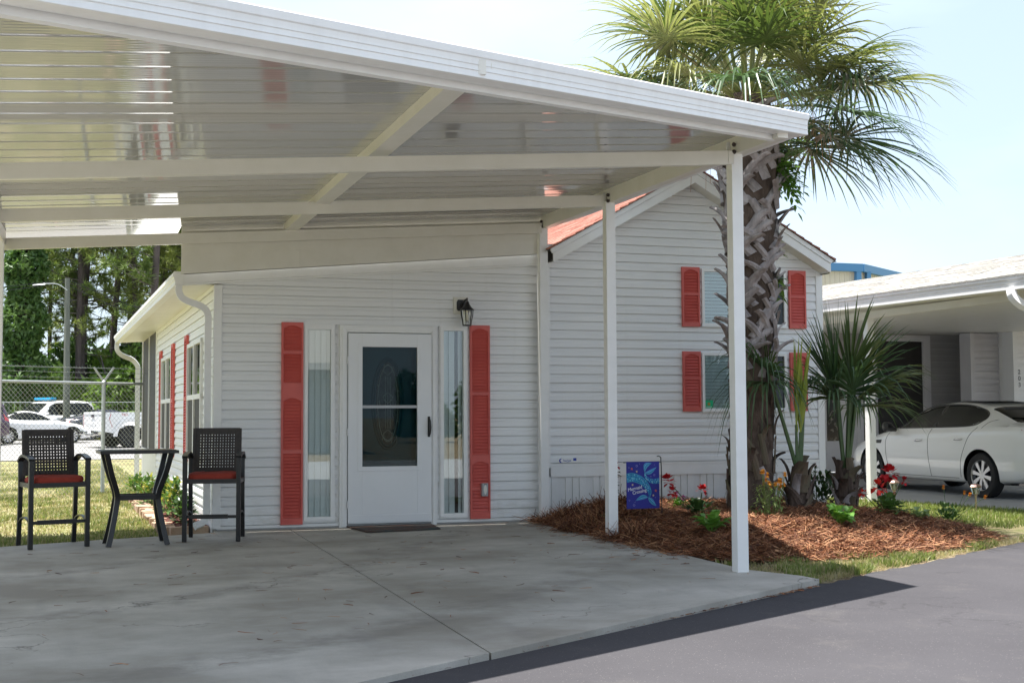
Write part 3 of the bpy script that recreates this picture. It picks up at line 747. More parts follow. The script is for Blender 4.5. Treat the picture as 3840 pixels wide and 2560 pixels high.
# front fascia, skew to the house
fd = Vector((1, .545, .07+.012*.545)); fn = Vector((.479, -.878, 0))
def fext(mb, prof, xa, xb):
    def at(x): return Vector((x, fas_y(x), roof_z(x, fas_y(x))))
    a, b = at(xa), at(xb)
    mb.ext([a + fn*o + Vector((0, 0, z)) for o, z in prof], b-a)
ff = MB()
fext(ff, [(-.03, .060), (.105, .060), (.112, .052), (.108, .012), (.098, .006), (.094, -.028), (.101, -.031), (.094, -.035), (.094, -.062), (.101, -.065), (.094, -.069), (.096, -.104), (.086, -.108), (-.03, -.108)], XL, 5.255)
ff.build('front_fascia', m_fascia, cp)
fl = MB(); fext(fl, [(-.09, .0), (-.05, .0), (-.05, -.145), (-.085, -.152), (-.09, -.145)], XL, 5.06); fl.build('front_header', m_white, cp)
eg = MB()   # edge channel along the right side
def yz(x, y, dz): return (x, y, roof_z(x, y)+dz)
eg.add([yz(a, y_, d) for y_ in (8.70, YB) for a, d in ((5.18, .06), (5.295, .06), (5.30, -.09), (5.18, -.09), (5.18, -.06))],
       [(0, 1, 6, 5), (1, 2, 7, 6), (2, 3, 8, 7), (3, 4, 9, 8), (0, 4, 3, 2, 1), (5, 6, 7, 8, 9)])
eg.build('edge_gutter', m_white, cp)
def ybeam(x, wd, y0, y1, top, bot, name):
    mb = MB()
    mb.add([(x+sx*wd/2, y_, roof_z(x, y_)+d) for y_ in (y0, y1) for sx, d in ((-1, bot), (1, bot), (1, top), (-1, top))],
           [(0, 1, 2, 3), (7, 6, 5, 4), (0, 4, 5, 1), (1, 5, 6, 2), (2, 6, 7, 3), (3, 7, 4, 0)])
    return mb.build(name, m_offwhite, cp)
ybeam(5.03, .09, 8.60, YB, -.002, -.145, 'side_beam')
ybeam(-.90, .09, 5.6, YB, -.002, -.145, 'side_beam')
ybeam(2.06, .14, 6.93, YB, -.0015, -.085, 'centre_beam')
ybeam(2.155, .05, 6.98, YB, -.0017, -.040, 'centre_channel')
def xbeam(y, zL, zR, ht, xa=-.87, xb=4.97):
    mb = MB()
    mb.ext([(xa, y, zL), (xa, y+.05, zL), (xa, y+.05, zL+ht), (xa, y, zL+ht)], (xb-xa, 0, zR-zL)); 
    for x, d in ((xa+.02, 0), (xb-.05, 0)):     # end brackets
        z = zL + (zR-zL)*(x-xa)/(xb-xa); mb.box(x, x+.045, y-.006, y-.001, z+.006, z+ht-.006)
    return mb.build('cross_beam', m_offwhite, cp)
xbeam(9.28, 2.825, 3.265, .113); xbeam(12.02, 2.94, 3.352, .116); xbeam(13.98, 2.944, 3.348, .117)
def post(x, y, wd=.1, zt=None):
    mb = MB(); zb = slab_z(y)-.02 if x > 0 else -.06
    zt = roof_z(x, y)-.13 if zt is None else zt
    mb.box(x-wd/2, x+wd/2, y-wd/2, y+wd/2, zb, zt)
    mb.box(x-.045, x+.045, y+.045, y+.052, zt-.02, zt+.10)
    o = mb.build('post', m_white, cp, bevel=.004)
    bm_ = MB()
    for dz in (.03, .09): bm_.lathe([(0, -.02), (.012, -.015), (.012, -.004), (.02, 0)], (x-wd/2+.02, y-wd/2-.004, zt+dz-.03), 8, 'y')
    bm_.build('bolt', m_bolt, o)
    return o
for y in (9.33, 12.02, 14.05): post(5.0, y)
for y in (9.3, 11.95, 13.72): post(-.90, y)
# panel between the carport ceiling and the house roof
pn = MB(); yp = 14.085
pn.ext([(.90, yp, rake_z(.93)+.098), (5.06, yp, rake_z(5.07)+.108), (5.06, yp, roof_z(5.06, yp)+.05), (.90, yp, roof_z(.90, yp)+.05)], (0, .02, 0))
pn.ext([(.90, yp-.008, rake_z(.93)+.30), (5.06, yp-.008, rake_z(5.07)+.27), (5.06, yp-.008, roof_z(5.06, yp)-.05), (.90, yp-.008, roof_z(.90, yp)-.05)], (0, .008, 0))
pn.box(2.17, 2.175, yp-.0085, yp-.001, 2.86, 3.15)
pn.build('closure_panel', m_offwhite, cp)
fs = MB(); fs.ext([(5.08, 14.06, 3.16), (5.30, 14.06, 3.18), (5.32, 14.06, 3.235), (5.08, 14.06, 3.235)], (0, .12, 0)); fs.build('flashing_end', m_white, cp)
# ================================================================== lantern on the wall
ln = thing('wall_lantern', (4.04, 14.185, 2.40), 'black coach lantern with clear glass mounted on the white wall above the right sidelight', 'lantern')
m_lglass = glass_mat('lantern glass', (0.9, 0.92, 0.92), 1.45, 0.06)
b = MB(); b.box(3.955, 4.128, 14.165, 14.19, 2.395, 2.592); b.box(3.975, 4.108, 14.155, 14.165, 2.42, 2.570); b.build('mount_block', m_offwhite, ln, bevel=.006)
b = MB(); b.ext([(3.985, 14.15, 2.45), (4.00, 14.15, 2.43), (4.085, 14.15, 2.43), (4.10, 14.15, 2.45), (4.10, 14.15, 2.53), (4.085, 14.15, 2.56), (4.00, 14.15, 2.56), (3.985, 14.15, 2.53)], (0, .012, 0))
b.tube([(4.045, 14.15, 2.48), (4.05, 14.10, 2.53), (4.065, 14.06, 2.55), (4.075, 14.04, 2.52)], .013, 8)
b.lathe([(0, 2.575), (.008, 2.57), (.012, 2.555), (.008, 2.54), (.020, 2.53), (.030, 2.50), (.052, 2.465), (.080, 2.437), (.082, 2.427), (.0, 2.427)], (4.075, 14.04, 0), 20)
b.lathe([(0, 2.262), (.050, 2.262), (.052, 2.250), (.0, 2.246)], (4.075, 14.04, 0), 20)
for i in range(6):
    t = 2*pi*i/6; ct, st2 = cos(t), sin(t)
    b.tube([(4.075+.072*ct, 14.04+.072*st2, 2.43), (4.075+.068*ct, 14.04+.068*st2, 2.37), (4.075+.054*ct, 14.04+.054*st2, 2.31), (4.075+.048*ct, 14.04+.048*st2, 2.26)], .0055, 6)
b.build('frame', m_black, ln, smooth=True)
b = MB(); b.lathe([(.066, 2.428), (.063, 2.37), (.049, 2.31), (.044, 2.262)], (4.075, 14.04, 0), 20); b.build('glass', m_lglass, ln, smooth=True)
b = MB(); b.lathe([(0, 2.30), (.018, 2.31), (.026, 2.335), (.022, 2.365), (.012, 2.385), (.012, 2.427)], (4.075, 14.04, 0), 14)
b.build('bulb', mat('clear bulb', (0.75, 0.68, 0.50), 0.15), ln, smooth=True)

# ================================================================== bar chairs and table
m_wick = mat('dark brown wicker', (0.024, 0.019, 0.017), 0.55, (0.04, 0.032, 0.028), 40.0, world=False)
m_cush = mat('rust red cushion', (0.30, 0.038, 0.022), 0.9, (0.25, 0.03, 0.018), 14.0, world=False, bmp=(90, 0.3, 0.004))
m_chair = mat('black chair frame', (0.010, 0.010, 0.011), 0.34, world=False)
def bar_chair(loc, rz, label):
    t = thing('bar_chair', loc, label, 'bar chair', None, rz, local=True)
    W2 = .262
    for sx in (-1, 1):
        mb = MB(); mb.obox((sx*W2, -.22, .415), (1, 0, 0), (0, 1, 0), (0, 0, 1), .022, .022, .415); mb.build('leg', m_chair, t, bevel=.004)
        mb = MB(); pts = arc([(sx*W2, .275, 0), (sx*W2, .245, .22), (sx*W2, .225, .45), (sx*W2, .225, .64), (sx*W2, .24, .84)], 4)
        mb.tube(pts, .028, 4); mb.build('leg', m_chair, t)
        mb = MB(); pts = arc([(sx*W2, -.235, .835), (sx*W2, -.14, .858), (sx*(W2+.004), .0, .872), (sx*(W2+.004), .12, .862), (sx*(W2+.002), .245, .815)], 5)
        for i in range(len(pts)-1): mb.bar(pts[i], pts[i+1]+(pts[i+1]-pts[i])*.04, .055, .024)
        mb.build('armrest', m_chair, t)
        mb = MB(); pts = arc([(sx*W2, -.20, .235), (sx*W2, -.10, .275), (sx*W2, .03, .285), (sx*W2, .14, .268), (sx*W2, .235, .225)], 4)
        for i in range(len(pts)-1): mb.bar(pts[i], pts[i+1], .03, .012)
        mb.build('side_stretcher', m_chair, t)
    mb = MB(); mb.bar((-W2, -.215, .245), (W2, -.215, .245), .022, .030); mb.bar((-.20, -.215, .247), (.16, -.215, .247), .034, .042); mb.build('footrest', m_chair, t)
    mb = MB()
    for yy in (-.22, .22): mb.bar((-W2, yy, .595), (W2, yy, .595), .03, .045)
    for sx in (-1, 1): mb.bar((sx*W2, -.22, .595), (sx*W2, .24, .595), .028, .045)
    mb.box(-W2+.02, W2-.02, -.20, .20, .585, .60); mb.build('seat_frame', m_chair, t)
    # cushion: rounded slab
    me = MB(); n = 40; rows = []
    for z, k in ((.603, .90), (.612, .97), (.635, 1.0), (.655, .985), (.668, .94), (.676, .80), (.680, .45)):
        rows.append([(.245*k*math.copysign(abs(cos(2*pi*i/n))**.35, cos(2*pi*i/n)), -.005+.225*k*math.copysign(abs(sin(2*pi*i/n))**.35, sin(2*pi*i/n)), z + .006*sin(2*pi*i/n*3+rz*9)) for i in range(n)])
    me.add([p for r_ in rows for p in r_], [(a*n+i, a*n+(i+1) % n, (a+1)*n+(i+1) % n, (a+1)*n+i) for a in range(len(rows)-1) for i in range(n)] + [tuple(range(n-1, -1, -1)), tuple(range((len(rows)-1)*n, len(rows)*n))])
    me.build('cushion', m_cush, t, smooth=True)
    # woven back, leaning: border plus paired strands with see-through gaps
    bk = MB(); z0, z1, hw = .675, 1.115, .228
    def by(z, x=0): return .205 + (z-z0)*.16 + .018*(1-(x/hw)**2)
    def strand(xa, za, xb, zb, wd, off):
        n = 6
        for i in range(n):
            x0, x1 = xa+(xb-xa)*i/n, xa+(xb-xa)*(i+1)/n; za_, zb_ = za+(zb-za)*i/n, za+(zb-za)*(i+1)/n
            if abs(xb-xa) > abs(zb-za): q = [(x0, by(za_, x0)+off, za_-wd/2), (x1, by(zb_, x1)+off, zb_-wd/2), (x1, by(zb_, x1)+off, zb_+wd/2), (x0, by(za_, x0)+off, za_+wd/2)]
            else: q = [(x0-wd/2, by(za_, x0)+off, za_), (x0+wd/2, by(za_, x0)+off, za_), (x1+wd/2, by(zb_, x1)+off, zb_), (x1-wd/2, by(zb_, x1)+off, zb_)]
            bk.ext(q, (0, .006, 0))
    for i in range(14):
        x = -hw+.045 + (2*hw-.09)*i/13; strand(x, z0, x, z1, .021 if i % 2 else .017, .0)
    nrow = 13
    for i in range(nrow):
        z = z0+.035+(z1-z0-.09)*i/(nrow-1); strand(-hw, z, hw, z, .021 if i % 2 else .0165, .004)
    for a, c in ((-hw+.02, 0), (hw-.02, 0)): strand(a, z0, a, z1, .05, -.003)
    strand(-hw, z1-.022, hw, z1-.022, .055, -.004); strand(-hw, z0+.012, hw, z0+.012, .03, -.004)
    for sx in (-1, 1):
        bk.bar((sx*(hw+.006), .205, z0-.08), (sx*(hw+.003), .277, z1), .028, .028)
        bk.bar((sx*W2, .225, z0-.03), (sx*hw, .215, z0), .024, .024)
    bk.build('woven_back', m_wick, t)
    return t
bar_chair((-.33, 13.20, slab_z(13.2)), radians(15), 'black wicker bar chair with red cushion standing left of the bistro table by the grass')
bar_chair((1.195, 13.30, slab_z(13.3)), radians(-11.5), 'black wicker bar chair with red cushion right of the bistro table by the wall')
tb = thing('bistro_table', (.435, 13.13, slab_z(13.13)), 'square black bar height table with hourglass legs between the two wicker chairs', 'table', None, radians(4), local=True)
mb = MB(); mb.box(-.365, .365, -.30, .30, .885, .915); mb.box(-.345, .345, -.28, .28, .9155, .919); mb.build('tabletop', m_chair, tb, bevel=.004)
for sx in (-1, 1):
    for sy in (-1, 1):
        pts = arc([(sx*.30, sy*.24, .885), (sx*.255, sy*.20, .70), (sx*.195, sy*.14, .50), (sx*.20, sy*.135, .38), (sx*.235, sy*.165, .18), (sx*.275, sy*.20, 0)], 4)
        mb = MB(); mb.tube(pts, .034, 4); mb.build('leg', m_chair, tb)
mb = MB()
for sy in (-1, 1): mb.bar((-.19, sy*.135, .46), (.19, sy*.135, .46), .02, .05)
for sx in (-1, 1): mb.bar((sx*.19, -.135, .46), (sx*.19, .135, .46), .02, .05)
mb.box(-.18, .18, -.125, .125, .445, .452); mb.build('waist_frame', m_chair, tb)

# doormat
dm = MB(); dm.add([(2.70, 14.10, slab_z(14)+.006), (2.79, 13.42, slab_z(13.4)+.006), (3.62, 13.52, slab_z(13.5)+.006), (3.66, 14.12, slab_z(14)+.006),
                   (2.70, 14.10, slab_z(14)+.020), (2.79, 13.42, slab_z(13.4)+.018), (3.62, 13.52, slab_z(13.5)+.018), (3.66, 14.12, slab_z(14)+.020)],
                  [(0, 3, 2, 1), (4, 5, 6, 7), (0, 1, 5, 4), (1, 2, 6, 5), (2, 3, 7, 6), (3, 0, 4, 7)])
tag(dm.build('doormat', mat('worn brown mat', (0.10, 0.045, 0.03), 0.95, (0.055, 0.07, 0.065), 3.5, (1, 2, 1), bmp=(80, 0.6, 0.01))), 'worn brown doormat lying in front of the white storm door', 'doormat')

# ================================================================== garden flag
FX0, FX1, FZ0, FZ1, FY = 5.335, 5.71, .245, .735, 12.42
fg = thing('garden_flag', (5.75, FY, .1), 'blue mermaid tail garden flag hanging beside the middle carport post', 'flag')
mb = MB(); mb.tube(arc([(FX1+.03, FY, 0.02), (FX1+.03, FY, .55), (FX1+.025, FY, .745), (FX1+.022, FY, .775), (FX1+.0, FY, .79), (FX1-.02, FY, .788)], 5), .0055, 6)
mb.tube([(FX1+.028, FY, .728), (FX0-.03, FY, .728)], .005, 6); mb.build('stand', m_black, fg, smooth=True)
mb = MB(); n = 14
for i in range(n):
    xa, xb = FX0+(FX1-FX0)*i/n, FX0+(FX1-FX0)*(i+1)/n
    ya, yb = FY-.008, FY-.008
    mb.box(xa, xb, ya, ya+.006, FZ0, FZ1)
bn = mb.build('banner', mat('navy flag cloth', (0.022, 0.028, 0.22), 0.8, (0.03, 0.03, 0.27), 3.0), fg)
def fp(u, v, o=.0): return (FX0+u*(FX1-FX0), FY-.0095-o, FZ1-v*(FZ1-FZ0))   # u right, v down, 0..1
m_f = {k: mat('flag print '+k, c, .8) for k, c in dict(aqua=(.045,.30,.44), deep=(.015,.11,.32), pale=(.20,.50,.62), mid=(.02,.20,.52), coral=(.55,.12,.07), cream=(.60,.50,.26), white=(.80,.80,.82), ring=(.28,.28,.55)).items()}
art = MB(); AM = list(m_f.values()); AI = {k: i for i, k in enumerate(m_f)}
def apoly(pts, k, o=.0): art.ext([fp(u, v, o) for u, v in pts], (0, .0008, 0), AI[k])
def lens(p, q, wd, bend, n=12):
    (x0, y0), (x1, y1) = p, q; dx, dy = x1-x0, y1-y0; L = sqrt(dx*dx+dy*dy); nx_, ny_ = -dy/L, dx/L
    up = [(x0+dx*i/n+nx_*(bend+wd)*sin(pi*(i/n)**.8), y0+dy*i/n+ny_*(bend+wd)*sin(pi*(i/n)**.8)) for i in range(n+1)]
    lo = [(x0+dx*i/n+nx_*(bend-wd)*sin(pi*(i/n)**.8), y0+dy*i/n+ny_*(bend-wd)*sin(pi*(i/n)**.8)) for i in range(n, -1, -1)]
    return up[:-1]+lo[:-1]
def strip(path, widths, k, o): 
    n = len(path)
    for i in range(n-1):
        (x0, y0), (x1, y1) = path[i], path[i+1]; dx, dy = x1-x0, y1-y0; L = max(1e-6, sqrt(dx*dx+dy*dy)); px, py = -dy/L, dx/L
        w0, w1 = widths[i], widths[i+1]
        apoly([(x0+px*w0, y0+py*w0), (x1+px*w1, y1+py*w1), (x1-px*w1, y1-py*w1), (x0-px*w0, y0-py*w0)], k, o+(i % 2)*.00012)
def cr2(pts, n=6): return [(p.x, p.y) for p in arc([(a, b, 0) for a, b in pts], n)]
bodies = [cr2([(0, .35), (.16, .33), (.34, .365), (.50, .43), (.62, .53), (.70, .63), (.70, .71), (.67, .74)]), cr2([(1.0, .41), (.85, .425), (.72, .405), (.61, .35), (.565, .28), (.56, .245)])]
wds = [np.interp(np.linspace(0, 1, len(bodies[0])), [0, .3, .6, .85, 1], [.095, .09, .07, .035, .012]), np.interp(np.linspace(0, 1, len(bodies[1])), [0, .4, .8, 1], [.055, .045, .025, .012])]
rr = random.Random(2)
for pth, wd in zip(bodies, wds):
    strip(pth, wd, 'aqua', .0004)
    for i in range(1, len(pth)-1):          # scales
        for s in (-.7, -.25, .25, .7):
            x = pth[i][0]+rr.uniform(-.008, .008); yv = pth[i][1]+s*wd[i]
            r_ = .010+.010*rr.random()
            apoly([(x+r_*cos(a), yv+r_*.8*sin(a)) for a in np.linspace(0, 2*pi, 7, endpoint=False)], rr.choice(['deep', 'pale', 'mid', 'deep']), .0013+rr.random()*.0006)
for p, q, wd, bend in (((.555, .245), (.77, .035), .055, -.09), ((.56, .245), (.915, .125), .042, .03), ((.645, .765), (.265, .83), .045, .035), ((.645, .765), (.90, .955), .05, .0)):
    apoly(lens(p, q, wd, bend), 'pale', .0005); apoly(lens(p, q, wd*.86, bend), 'mid', .0015)
    apoly(lens(p, q, wd*.30, bend+wd*.42), 'aqua', .0025); apoly(lens(p, q, wd*.14, bend-wd*.28), 'pale', .0025); apoly(lens(p, q, wd*.10, bend+wd*.1), 'deep', .0027)
def star(u, v, r_, k): apoly([(u+(r_ if i % 2 == 0 else r_*.42)*cos(pi*i/5-pi/2+.2), v+.78*(r_ if i % 2 == 0 else r_*.42)*sin(pi*i/5-pi/2+.2)) for i in range(10)], k, .0005)
for u, v, k in ((.16, .15, 'coral'), (.31, .21, 'cream'), (.18, .49, 'cream'), (.885, .625, 'coral'), (.81, .725, 'cream')): star(u, v, .045 if k == 'coral' else .036, k)
for u, v, r_ in ((.07, .125, .02), (.31, .09, .03), (.40, .045, .012), (.85, .075, .012), (.845, .29, .026), (.74, .32, .018), (.08, .82, .022), (.25, .86, .014), (.22, .925, .032), (.87, .77, .012)):
    for i in range(14):
        a0, a1 = 2*pi*i/14, 2*pi*(i+1)/14
        apoly([(u+r_*cos(a0), v+.78*r_*sin(a0)), (u+r_*cos(a1), v+.78*r_*sin(a1)), (u+r_*.72*cos(a1), v+.78*r_*.72*sin(a1)), (u+r_*.72*cos(a0), v+.78*r_*.72*sin(a0))], 'ring', .0005)
art.build('print', AM, bn)
x, y, z = fp(.035, .632, .0012); text('lettering', 'Mermaid', .050, (x, y, z), (pi/2, -radians(11), 0), m_f['white'], bn, extrude=.0006, shear=.12, space=.92)
x, y, z = fp(.175, .70, .0012); text('lettering', 'Crossing', .050, (x, y, z), (pi/2, -radians(11), 0), m_f['white'], bn, extrude=.0006, shear=.12, space=.92)

# ================================================================== pine straw bed
BED = np.array([(5.00, 14.19), (5.00, 13.3), (5.06, 12.0), (5.03, 11.3), (5.10, 10.55), (5.45, 10.18), (6.1, 10.08), (7.0, 10.15), (7.9, 10.5), (8.6, 10.9), (8.95, 11.25), (8.95, 11.8), (8.85, 12.6), (8.95, 13.4), (9.0, 14.0), (8.9, 14.19)])
def poly_dist(P, Q):
    d = np.full(len(Q), 1e9); inside = np.zeros(len(Q), bool); n = len(P)
    for i in range(n):
        a, b = P[i], P[(i+1) % n]; ab = b-a
        t = np.clip(((Q-a)@ab)/(ab@ab), 0, 1); d = np.minimum(d, np.linalg.norm(Q-(a+t[:, None]*ab), axis=1))
        cond = ((a[1] > Q[:, 1]) != (b[1] > Q[:, 1])) & (Q[:, 0] < (b[0]-a[0])*(Q[:, 1]-a[1])/(b[1]-a[1]+1e-12)+a[0])
        inside ^= cond
    return np.where(inside, d, -d)
# open edges only: the side along the house wall keeps its height
BEDO = np.vstack([BED[1:-1], [(9.2, 18.0), (4.7, 18.0)]])
_k = [(RNG.uniform(1.5, 7), RNG.uniform(1.5, 7), RNG.uniform(0, 6.3)) for _ in range(9)]
def straw_z(Q):
    d = poly_dist(BEDO, Q); s = np.clip((d+.06)/1.15, 0, 1); s = s*s*(3-2*s)
    nz = sum(np.sin(Q[:, 0]*a+Q[:, 1]*b+c) for a, b, c in _k)/9
    left = np.exp(-((Q[:, 0]-5.35)**2/.25+(Q[:, 1]-13.3)**2/.55))*.03
    edge = np.clip((d+.06)/.25, 0, 1)*.05
    base = np.interp(Q[:, 1], [10, 11, 13], [-.06, -.04, -.035])
    return np.where(d > -.06, base + edge + s*(.165+.05*nz) + left*edge/.05, -.3)
gx = np.arange(4.85, 9.3, .05); gy = np.arange(9.85, 14.25, .05)
G = np.array([(x, y) for y in gy for x in gx]); gz = straw_z(G)
gv = np.column_stack([G, gz]); nxg = len(gx)
gf = np.array([(j*nxg+i, j*nxg+i+1, (j+1)*nxg+i+1, (j+1)*nxg+i) for j in range(len(gy)-1) for i in range(nxg-1)])
gf = gf[(gz[gf] > -.2).all(axis=1)]
m_strawb = mat('pine straw bed', (0.115, 0.042, 0.020), 0.95, (0.21, 0.085, 0.038), 22.0, bmp=(60, 0.8, 0.03))
tag(raw('pine_straw_bed', gv, gf, m_strawb, smooth=True), kind='structure')
def needles(name, P, ln, wd, cols, tilt=.22, lift=.004, curve=.0, group_ang=None):
    """P (n,3) centres; a bent two-quad strip each, lying roughly flat"""
    n = len(P); ang = NR.uniform(0, 2*pi, n) if group_ang is None else group_ang
    t = NR.normal(0, tilt, n); L = ln*NR.uniform(.55, 1.25, n)
    d = np.column_stack([np.cos(ang)*np.cos(t), np.sin(ang)*np.cos(t), np.sin(t)])
    side = np.column_stack([-np.sin(ang), np.cos(ang), NR.normal(0, .6, n)])*(wd/2)
    bend = np.column_stack([-np.sin(ang), np.cos(ang), np.zeros(n)])*(NR.normal(0, .10, n)*L)[:, None]
    c = P + np.array([0, 0, lift]) + np.column_stack([np.zeros(n), np.zeros(n), np.abs(np.sin(t))*L*.35])
    a, b_ = c-d*(L/2)[:, None]+bend, c+d*(L/2)[:, None]+bend
    V = np.stack([a-side, a+side, c+side, c-side, b_+side*.4, b_-side*.4], 1).reshape(-1, 3)
    i = np.arange(n)*6
    F = np.concatenate([np.stack([i, i+1, i+2, i+3], 1), np.stack([i+3, i+2, i+4, i+5], 1)])
    mi = np.tile(NR.randint(0, len(cols), n), 2)
    return raw(name, V, F, cols, mi=mi)
m_needle = [mat('straw needle '+k, c, .7, spec=.3) for k, c in (('rust', (0.27, 0.105, 0.045)), ('tan', (0.42, 0.22, 0.11)), ('brown', (0.15, 0.058, 0.028)), ('umber', (0.085, 0.034, 0.019)))]
Q = np.column_stack([NR.uniform(4.85, 9.1, 130000), NR.uniform(9.85, 14.2, 130000)]); d = poly_dist(BEDO, Q)
keep = (d > -.05+.06*NR.normal(0, 1, len(Q))) & (Q[:, 0] > 4.90+.02*NR.normal(0, 1, len(Q)))
Q = Q[keep][:78000]; zz = np.where(poly_dist(BEDO, Q) > -.05, straw_z(Q), -.06)
zz = np.where(Q[:, 0] < 5.06, np.maximum(zz, -.0085*(14.2-Q[:, 1])+.002), zz)
tag(needles('pine_straw', np.column_stack([Q, zz]),   .16, .0045, m_needle, tilt=.20), kind='stuff')
# loose needles kicked up in heaps beside the rear and middle posts, and strays on the concrete
hp = []
for cx, cy, cz, s, n in ((5.12, 13.75, .06, .16, 1300), (5.45, 13.1, .10, .26, 1600), (5.05, 12.9, .02, .14, 900), (5.12, 11.9, .02, .13, 800), (5.6, 13.6, .17, .22, 900)):
    hp.append(np.column_stack([NR.normal(cx, s, n), NR.normal(cy, s, n), cz+np.abs(NR.normal(0, .05, n))]))
hp = np.vstack(hp); hp = hp[hp[:, 1] < 14.1]
hb = straw_z(hp[:, :2]); hp[:, 2] = np.maximum(hp[:, 2]*.3 + np.where(hb > -.2, hb, -.0085*(14.2-hp[:, 1])), -.0085*(14.2-hp[:, 1])+.004)
tag(needles('loose_pine_straw', hp, .22, .0055, m_needle, tilt=.38), kind='stuff')
n = 260
P = np.column_stack([NR.uniform(-.6, 5.0, n), NR.uniform(6.8, 13.9, n), np.zeros(n)])
P = np.vstack([P, np.column_stack([5.0-np.abs(NR.normal(0, .22, 420)), NR.uniform(10.2, 14.0, 420), np.zeros(420)])])
ok = P[:, 1] > 6.25+.612*(P[:, 0]-1.245)+.1; P = P[ok]; P[:, 2] = -.0085*(14.2-P[:, 1])+.003
tag(needles('stray_needles', P, .10, .004, m_needle, tilt=.03), kind='stuff')
# litter along the edge between concrete and road
n = 1500; X_ = NR.uniform(-1, 5.3, n); P = np.column_stack([X_, 6.36+.592*(X_-1.27)-np.abs(NR.normal(0, .03, n))-.03, np.full(n, -.094)])
tag(needles('edge_litter', P, .06, .004, m_needle, tilt=.06), kind='stuff')

# ================================================================== grass
def blades(name, P, ht, wd, cols, lean=.5, weights=None):
    n = len(P); a = NR.uniform(0, 2*pi, n); h = ht*NR.uniform(.5, 1.3, n)
    l = NR.normal(0, lean, n)*h; tip = P + np.column_stack([np.cos(a)*l, np.sin(a)*l, h*np.clip(1-np.abs(l)/h*.35, .2, 1)])
    b2 = NR.uniform(0, 2*pi, n); s = np.column_stack([np.cos(b2), np.sin(b2), np.zeros(n)])*(wd/2)
    mid = (P*.5+tip*.5) + np.column_stack([-np.cos(a)*l*.15, -np.sin(a)*l*.15, h*.08])
    V = np.stack([P-s, P+s, mid+s*.8, mid-s*.8, tip], 1).reshape(-1, 3); i = np.arange(n)*5
    F = np.concatenate([np.stack([i, i+1, i+2, i+3], 1), np.stack([i+3, i+2, i+4, i+4], 1)])
    # quads only: repeat tip vertex as a sliver is invalid, so use triangles
    F = np.concatenate([np.stack([i, i+1, i+2], 1), np.stack([i, i+2, i+3], 1), np.stack([i+3, i+2, i+4], 1)])
    mi = np.tile(NR.choice(len(cols), n, p=weights), 3)
    return tag(raw(name, V, F, cols, mi=mi), kind='stuff')
m_gr = [leaf_mat('grass '+k, a, b, .5, .35, 4.0) for k, a, b in (('fresh', (.15, .20, .04), (.24, .29, .075)), ('dull', (.11, .14, .04), (.18, .20, .075)), ('straw', (.34, .28, .15), (.46, .39, .23)))]
def patch_mask(Q, sc, thr, seed):
    r_ = random.Random(seed); ks = [(r_.uniform(-1, 1)*sc, r_.uniform(-1, 1)*sc, r_.uniform(0, 6.3)) for _ in range(10)]
    v = sum(np.sin(Q[:, 0]*a*(1+i*.25)+Q[:, 1]*b*(1+i*.25)+c) for i, (a, b, c) in enumerate(ks))/10
    return v > thr
# lawn on the left
n = 150000; yy = 13.2+NR.beta(1.0, 1.9, n)*26; Q = np.column_stack([NR.uniform(-.11, .10, n)*yy, yy])
Q = Q[(Q[:, 0] < 1.25-.027*(Q[:, 1]-14.2)) & ~((Q[:, 0] > .78) & (Q[:, 1] < 20)) & ((Q[:, 1] > 13.3+.42*(Q[:, 0]+.9)) | (Q[:, 0] < -1.2))]
g1_ = Q[patch_mask(Q, 2.2, .03, 1)]; g2_ = Q[~patch_mask(Q, 2.2, .03, 1)][::3]
blades('lawn_grass', np.column_stack([g1_, np.full(len(g1_), -.046)]), .055, .011, m_gr, .6, [.34, .28, .38])
blades('dry_lawn_grass', np.column_stack([g2_, np.full(len(g2_), -.046)]), .040, .010, m_gr, .9, [.10, .15, .75])
# strip between the bed and the neighbour's drive
n = 42000; Q = np.column_stack([NR.uniform(8.5, 12.5, n), NR.uniform(10.3, 17.2, n)])
lx = np.interp(Q[:, 1], [10.9, 11.4, 12.6, 13.6, 14.3, 17.5], [9.0, 9.0, 8.9, 9.0, 9.0, 9.4]); rxx = np.interp(Q[:, 1], [10, 11, 12.9, 13.8, 16.2, 17.6], [12.5, 12.3, 11.9, 11.5, 10.9, 10.5])
rd = np.array([road_y(a) for a in Q[:, 0]])
ok = (Q[:, 0] > lx) & (Q[:, 0] < rxx+.03) & (Q[:, 1] > rd+.55+.3*(Q[:, 0] < 9.6))
Q = Q[ok]; blades('verge_grass', np.column_stack([Q, np.full(len(Q), -.05)]), .065, .008, m_gr, .5, [.72, .2, .08])
# thin growth between the bed and the road
n = 30000; X_ = NR.uniform(5.15, 9.2, n); T = NR.beta(1, 2.2, n)*1.5+.03
Q = np.column_stack([X_, np.array([road_y(a) for a in X_])+T])
ok = (poly_dist(BEDO, Q) < .03) & ((Q[:, 0] > 5.38) | (Q[:, 1] > 9.3))
Q = Q[ok]; T = T[ok]
m1 = patch_mask(Q, 4.5, .06, 4) & (T < .5); m2 = patch_mask(Q, 6.0, .20, 9); k1 = Q[m1 | m2]; k2 = Q[~(m1 | m2)][::2]
zf = lambda q: np.array([g_height(b-road_y(a)) for a, b in q])
blades('roadside_grass', np.column_stack([k1, zf(k1)]), .075, .008, m_gr, .55, [.55, .2, .25])
blades('roadside_thatch', np.column_stack([k2, zf(k2)]), .05, .006, m_gr, 1.6, [.05, .10, .85])
